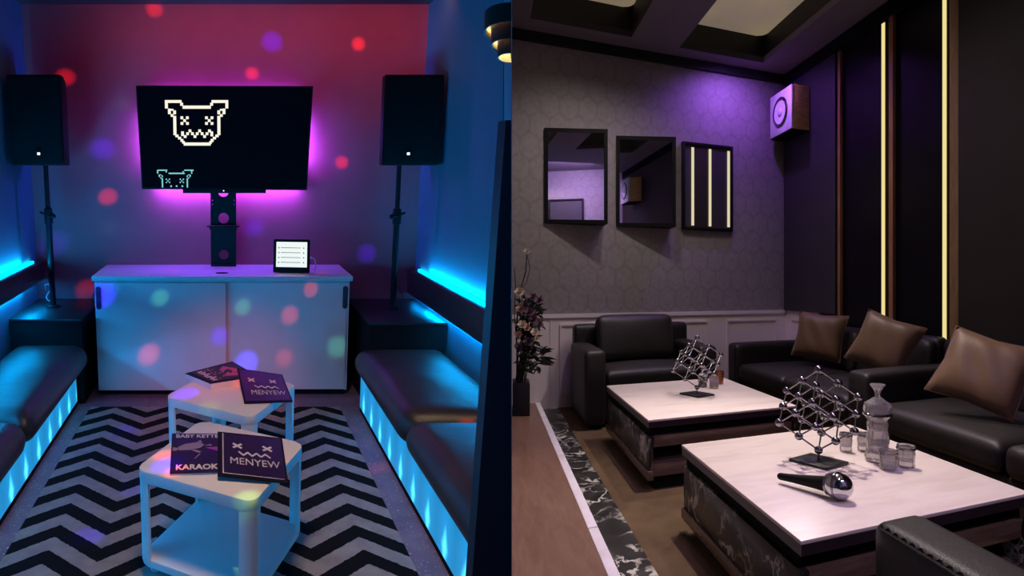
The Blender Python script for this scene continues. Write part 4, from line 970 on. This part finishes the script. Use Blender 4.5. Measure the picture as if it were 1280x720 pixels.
def pillow(c, size, yaw, lean, roll, label):
    """square scatter pillow with pinched corners"""
    b = bmesh.new(); n = 18; h = size/2
    top = {}; bot = {}
    for i in range(n+1):
        for j in range(n+1):
            x, y = -1+2*i/n, -1+2*j/n
            pin = 1-.10*(1-abs(x*y))*max(x*x, y*y)*1.0
            th = .085*size/.45*(max(0, (1-x**4))*max(0, (1-y**4)))**.55
            wr = .006*math.sin(9*x+5*y)*(1-x*x)*(1-y*y)
            X, Y = x*h*(pin if abs(x) >= abs(y) else 1-.06*(1-x*x)*0), y*h*(pin if abs(y) >= abs(x) else 1)
            top[i, j] = b.verts.new((X, -th-wr, Y))
            if 0 < i < n and 0 < j < n: bot[i, j] = b.verts.new((X, th, Y))
            else: bot[i, j] = top[i, j]
    for i in range(n):
        for j in range(n):
            b.faces.new((top[i, j], top[i+1, j], top[i+1, j+1], top[i, j+1]))
            f = [bot[i, j], bot[i, j+1], bot[i+1, j+1], bot[i+1, j]]
            b.faces.new(f)
    T = Matrix.Translation(c) @ Matrix.Rotation(yaw, 4, 'Z') @ Matrix.Rotation(lean, 4, 'X') @ Matrix.Rotation(roll, 4, 'Y')
    mb = MB(); mb._merge(b, T)
    t = thing('pillow', label, 'pillow', (c[0], c[1], c[2]-h), FW, group='brown satin pillows')
    obj('pillow_cover', mb, M['pillow'], t, FW, smooth=70)
    rim = [(x, 0, z) for x, z in [(-h+.0, -h)]]
    pts = []
    for k in range(4*n+1):
        q = k % (4*n); s, m = divmod(q, n); f = -1+2*m/n
        x, y = ((f, -1), (1, f), (-f, 1), (-1, -f))[s]
        pin = 1-.10*(1-abs(x*y))*max(x*x, y*y)
        pts.append(T @ Vector((x*h*(pin if abs(x) >= abs(y) else 1), 0, y*h*(pin if abs(y) >= abs(x) else 1))))
    obj('piping', MB().tube(pts, .0035, 6), M['pillow'], t, FW, smooth=70)

def near_chair():
    t = thing('armchair', 'black leather armchair cut by the bottom right corner, stitched armrest nearest the camera', 'armchair', (1.6, .6, 0), FR)
    L = M['leather']
    obj('armrest', MB().cushion(1.045, 1.225, .10, 1.155, .03, .505, r=.035, crown=.006, n=18), L, t, FR, smooth=60)
    obj('armrest', MB().cushion(1.90, 2.08, .10, 1.155, .03, .505, r=.035, crown=.006, n=14), L, t, FR, smooth=60)
    obj('base', MB().box(1.226, 1.899, .14, 1.05, .04, .20, bev=.015), L, t, FR)
    obj('seat_cushion', MB().cushion(1.23, 1.895, .25, 1.06, .20, .33, r=.05, crown=.02, n=12), L, t, FR, smooth=60)
    obj('backrest', MB().cushion(1.15, 1.98, .06, .26, .15, .72, r=.05, crown=0, n=12), L, t, FR, smooth=60)
    mb = MB()
    for k in range(64):
        y = .22+.9*k/63
        s = .004*(1 if k % 2 else -1)
        mb.tube([(1.0565-s*.6, y-.006, .4955-s), (1.0555+s*.6, y+.006, .4955+s)], .0028, 5)
    obj('stitching', mb, M['matte'], t, FR, label='black zigzag stitching along the arm edge')
    obj('seam_welt', MB().tube([(1.052, .22, .492), (1.050, 1.12, .492)], .004, 6), L, t, FR)
    for x in (1.1, 2.02):
        for y in (.18, 1.05): obj('foot', MB().box(x-.02, x+.02, y-.02, y+.02, 0, .035), M['matte'], t, FR)

def planter():
    t = thing('planter', 'black glossy planter with a dark flower arrangement on the brown platform', 'flower arrangement', (.08, 5.02, .06), FW)
    obj('pot', MB().box(.004, .145, 4.86, 5.14, .061, .325, bev=.006).box(.02, .13, 4.88, 5.12, .325, .327), M['laminate'], t, FW)
    rnd = random.Random(11)
    mb = MB()
    for k in range(26):
        x = .03+.09*rnd.random(); y = 4.9+.2*rnd.random()
        tip = Vector((max(.012, .02+.25*rnd.random()), 4.85+.3*rnd.random(), .55+.5*rnd.random()))
        mid = Vector((x, y, .32)).lerp(tip, .55)+Vector((0, 0, .06))
        mb.tube([(x, y, .32), mid, tip], .004, 5)
    mb.tube([(.05, 5, .32), (.035, 5, .75), (.07, 5, 1.08), (.115, 5, 1.24), (.125, 5, 1.38)], .005, 6).tube([(.06, 5, .32), (.02, 5, .9), (.03, 5, 1.12), (.02, 5, 1.26)], .004, 6).tube([(.07, 5, 1.08), (.12, 5, 1.14), (.15, 5, 1.26), (.13, 5, 1.36)], .003, 6)
    obj('stem', mb, M['stem'], t, FW)
    lf = MB()
    def leaf(c, L, w, rot, pit):
        T = Matrix.Translation(c) @ Matrix.Rotation(rot, 4, 'Z') @ Matrix.Rotation(pit, 4, 'Y')
        up = .12*L
        lf.poly3([(0, 0, 0), (L*.35, w, up), (L*.75, w*.7, up*.8), (L, 0, 0), (L*.75, -w*.7, up*.8), (L*.35, -w, up), (L*.5, 0, -up*.2),
                  (L*.5, 0, -up*.2-.002)], [(0, 6, 1), (1, 6, 2), (2, 6, 3), (3, 6, 4), (4, 6, 5), (5, 6, 0), (0, 1, 7), (1, 2, 7), (2, 3, 7), (3, 4, 7), (4, 5, 7), (5, 0, 7)], T)
    for k in range(230):
        q = rnd.random()
        c = Vector((.04+.19*rnd.random(), 4.84+.32*rnd.random(), .40+.62*q))
        if c.x > .26-.18*max(0, q-.55): continue
        L = .06+.05*rnd.random()
        c.x = max(c.x, L+.004)
        leaf(c, L, .014+.012*rnd.random(), rnd.random()*6.3, -1+2*rnd.random())
    for k in range(10): leaf(Vector((.19+.03*rnd.random(), 4.86+.2*rnd.random(), .46+.12*rnd.random())), .11+.06*rnd.random(), .008, -.5+rnd.random(), -.3+.5*rnd.random())
    lo = obj('foliage', lf, M['leaf'], t, FW); lo['kind'] = 'stuff'
    fl = [((.06, 4.88, 1.06), .045, 'petal'), ((.125, 5.0, 1.40), .032, 'petal'), ((.10, 4.86, .965), .040, 'petal2'), ((.17, 4.9, 1.02), .04, 'petal2'), ((.22, 4.92, .99), .038, 'petal2'), ((.215, 4.9, .93), .035, 'petal2'),
          ((.085, 4.82, .80), .042, 'petal'), ((.12, 4.80, .775), .034, 'petal3'), ((.185, 4.80, .74), .04, 'petal'), ((.20, 4.8, .69), .028, 'petal'), ((.05, 4.80, .72), .035, 'petal3'), ((.14, 4.86, .90), .045, 'petal2'), ((.17, 4.86, .84), .05, 'petal2'),
          ((.07, 4.84, .93), .04, 'petal3'), ((.055, 4.84, .62), .04, 'petal2'), ((.13, 4.84, .66), .045, 'petal2'), ((.22, 4.84, .80), .035, 'petal2')]
    for c, r, mt in fl:
        mb = MB()
        for ring, (m, tilt, s) in enumerate(((6, .35, 1), (5, .8, .75), (4, 1.15, .5))):
            for k in range(m):
                a = 2*PI*k/m+ring*.5
                T = Matrix.Translation(c) @ Matrix.Rotation(.9, 4, 'X') @ Matrix.Rotation(a, 4, 'Z') @ Matrix.Rotation(-tilt, 4, 'Y')
                L = r*s
                mb.poly3([(0, 0, 0), (L*.5, L*.42, .003), (L, L*.25, L*.1), (L*1.08, 0, L*.14), (L, -L*.25, L*.1), (L*.5, -L*.42, .003), (L*.5, 0, -L*.12)], [(0, 1, 6), (1, 2, 6), (2, 3, 6), (3, 4, 6), (4, 5, 6), (5, 0, 6)], T)
        for v in mb.bm.verts: v.co.x = max(v.co.x, .004)
        obj('flower', mb, M[mt], t, FW, smooth=60)

def right_lights():
    light('overhead_spot', 'SPOT', (1.55, 2.75, 3.36), 300, (1, .86, .78), FR, (1.45, 1.8, .39), spot_size=math.radians(75), spot_blend=.8, shadow_soft_size=.015)
    light('overhead_spot', 'SPOT', (2.3, 3.6, 3.36), 160, (1, .86, .84), FR, (1.45, 3.4, .39), spot_size=math.radians(75), spot_blend=.8, shadow_soft_size=.04)
    light('violet_spot', 'SPOT', (2.72, 4.78, 3.38), 62, (.38, .13, 1), FR, (2.85, 5.2, 1.5), spot_size=math.radians(165), spot_blend=1, shadow_soft_size=.05)
    light('violet_spot', 'SPOT', (1.2, .9, 3.3), 58, (.42, .22, 1), FR, (1.5, 1.9, .39), spot_size=math.radians(80), spot_blend=.8, shadow_soft_size=.05)
    light('violet_spot', 'AREA', (2.1, -.6, 3.35), 62, (.66, .42, 1), FR, (2.0, -1.6, 2.0), size=1.0)
    for p, e in (((1.9, 4.0, 3.38), 36), ((2.4, 3.3, 3.38), 22), ((.9, .9, 3.38), 20), ((1.3, 4.2, 3.38), 58), ((1.7, -.8, 3.38), 60)):  # unseen wide fills added to lift the tables, walls and mirrored rear wall
        light('overhead_spot', 'SPOT', p, e, (1, .86, .84), FR, (p[0], p[1], 0), spot_size=math.radians(150), spot_blend=1, shadow_soft_size=.05)

right_shell(); frames()
T1 = coffee_table(.932, 1.335, 'cream topped coffee table with black marble sides nearest the camera')
T2 = coffee_table(.915, 2.885, 'cream topped coffee table farther back in front of the armchair')
sculpture(); tabletop_things(); armchair()
sofa(2.88, 4.74, 'far black leather sofa with two brown pillows beside the corner', True, False, 2)
sofa(.62, 2.87, 'near black leather sofa with one large brown pillow at the right edge', True, True, 2)
pillow(FR((3.0, 4.00, .69)), .40, math.radians(-47), math.radians(-16), math.radians(5), 'brown satin pillow in the corner at the far end of the sofa')
pillow(FR((2.93, 3.09, .712)), .39, math.radians(-50), math.radians(-18), math.radians(19), 'brown satin pillow in front of a light strip, middle of the three')
pillow(FR((2.72, 2.09, .668)), .39, math.radians(-44), math.radians(-24), math.radians(18), 'largest brown satin pillow at the right edge of the photo')
near_chair(); planter(); right_lights()

# ------------------------------------------------------------------ camera, world, colour
cd = bpy.data.cameras.new('camera'); cam = bpy.data.objects.new('camera', cd); COL.objects.link(cam)
cam.location = (0, 0, EYE); cam.rotation_euler = (PI/2, 0, 0)
cd.sensor_width = 36; cd.lens = 750/1280*36; cd.clip_start = .05
SC.camera = cam
w = bpy.data.worlds.new('world'); SC.world = w; w.use_nodes = True
w.node_tree.nodes['Background'].inputs[0].default_value = (.55, .5, .7, 1); w.node_tree.nodes['Background'].inputs[1].default_value = .02
SC.view_settings.view_transform = 'Standard'; SC.view_settings.look = 'None'; SC.view_settings.gamma = 1; SC.view_settings.exposure = 0
SC.view_settings.use_curve_mapping = False
SC.cycles.use_denoising = True
SC.cycles.max_bounces = 8
SC.cycles.sample_clamp_indirect = 6
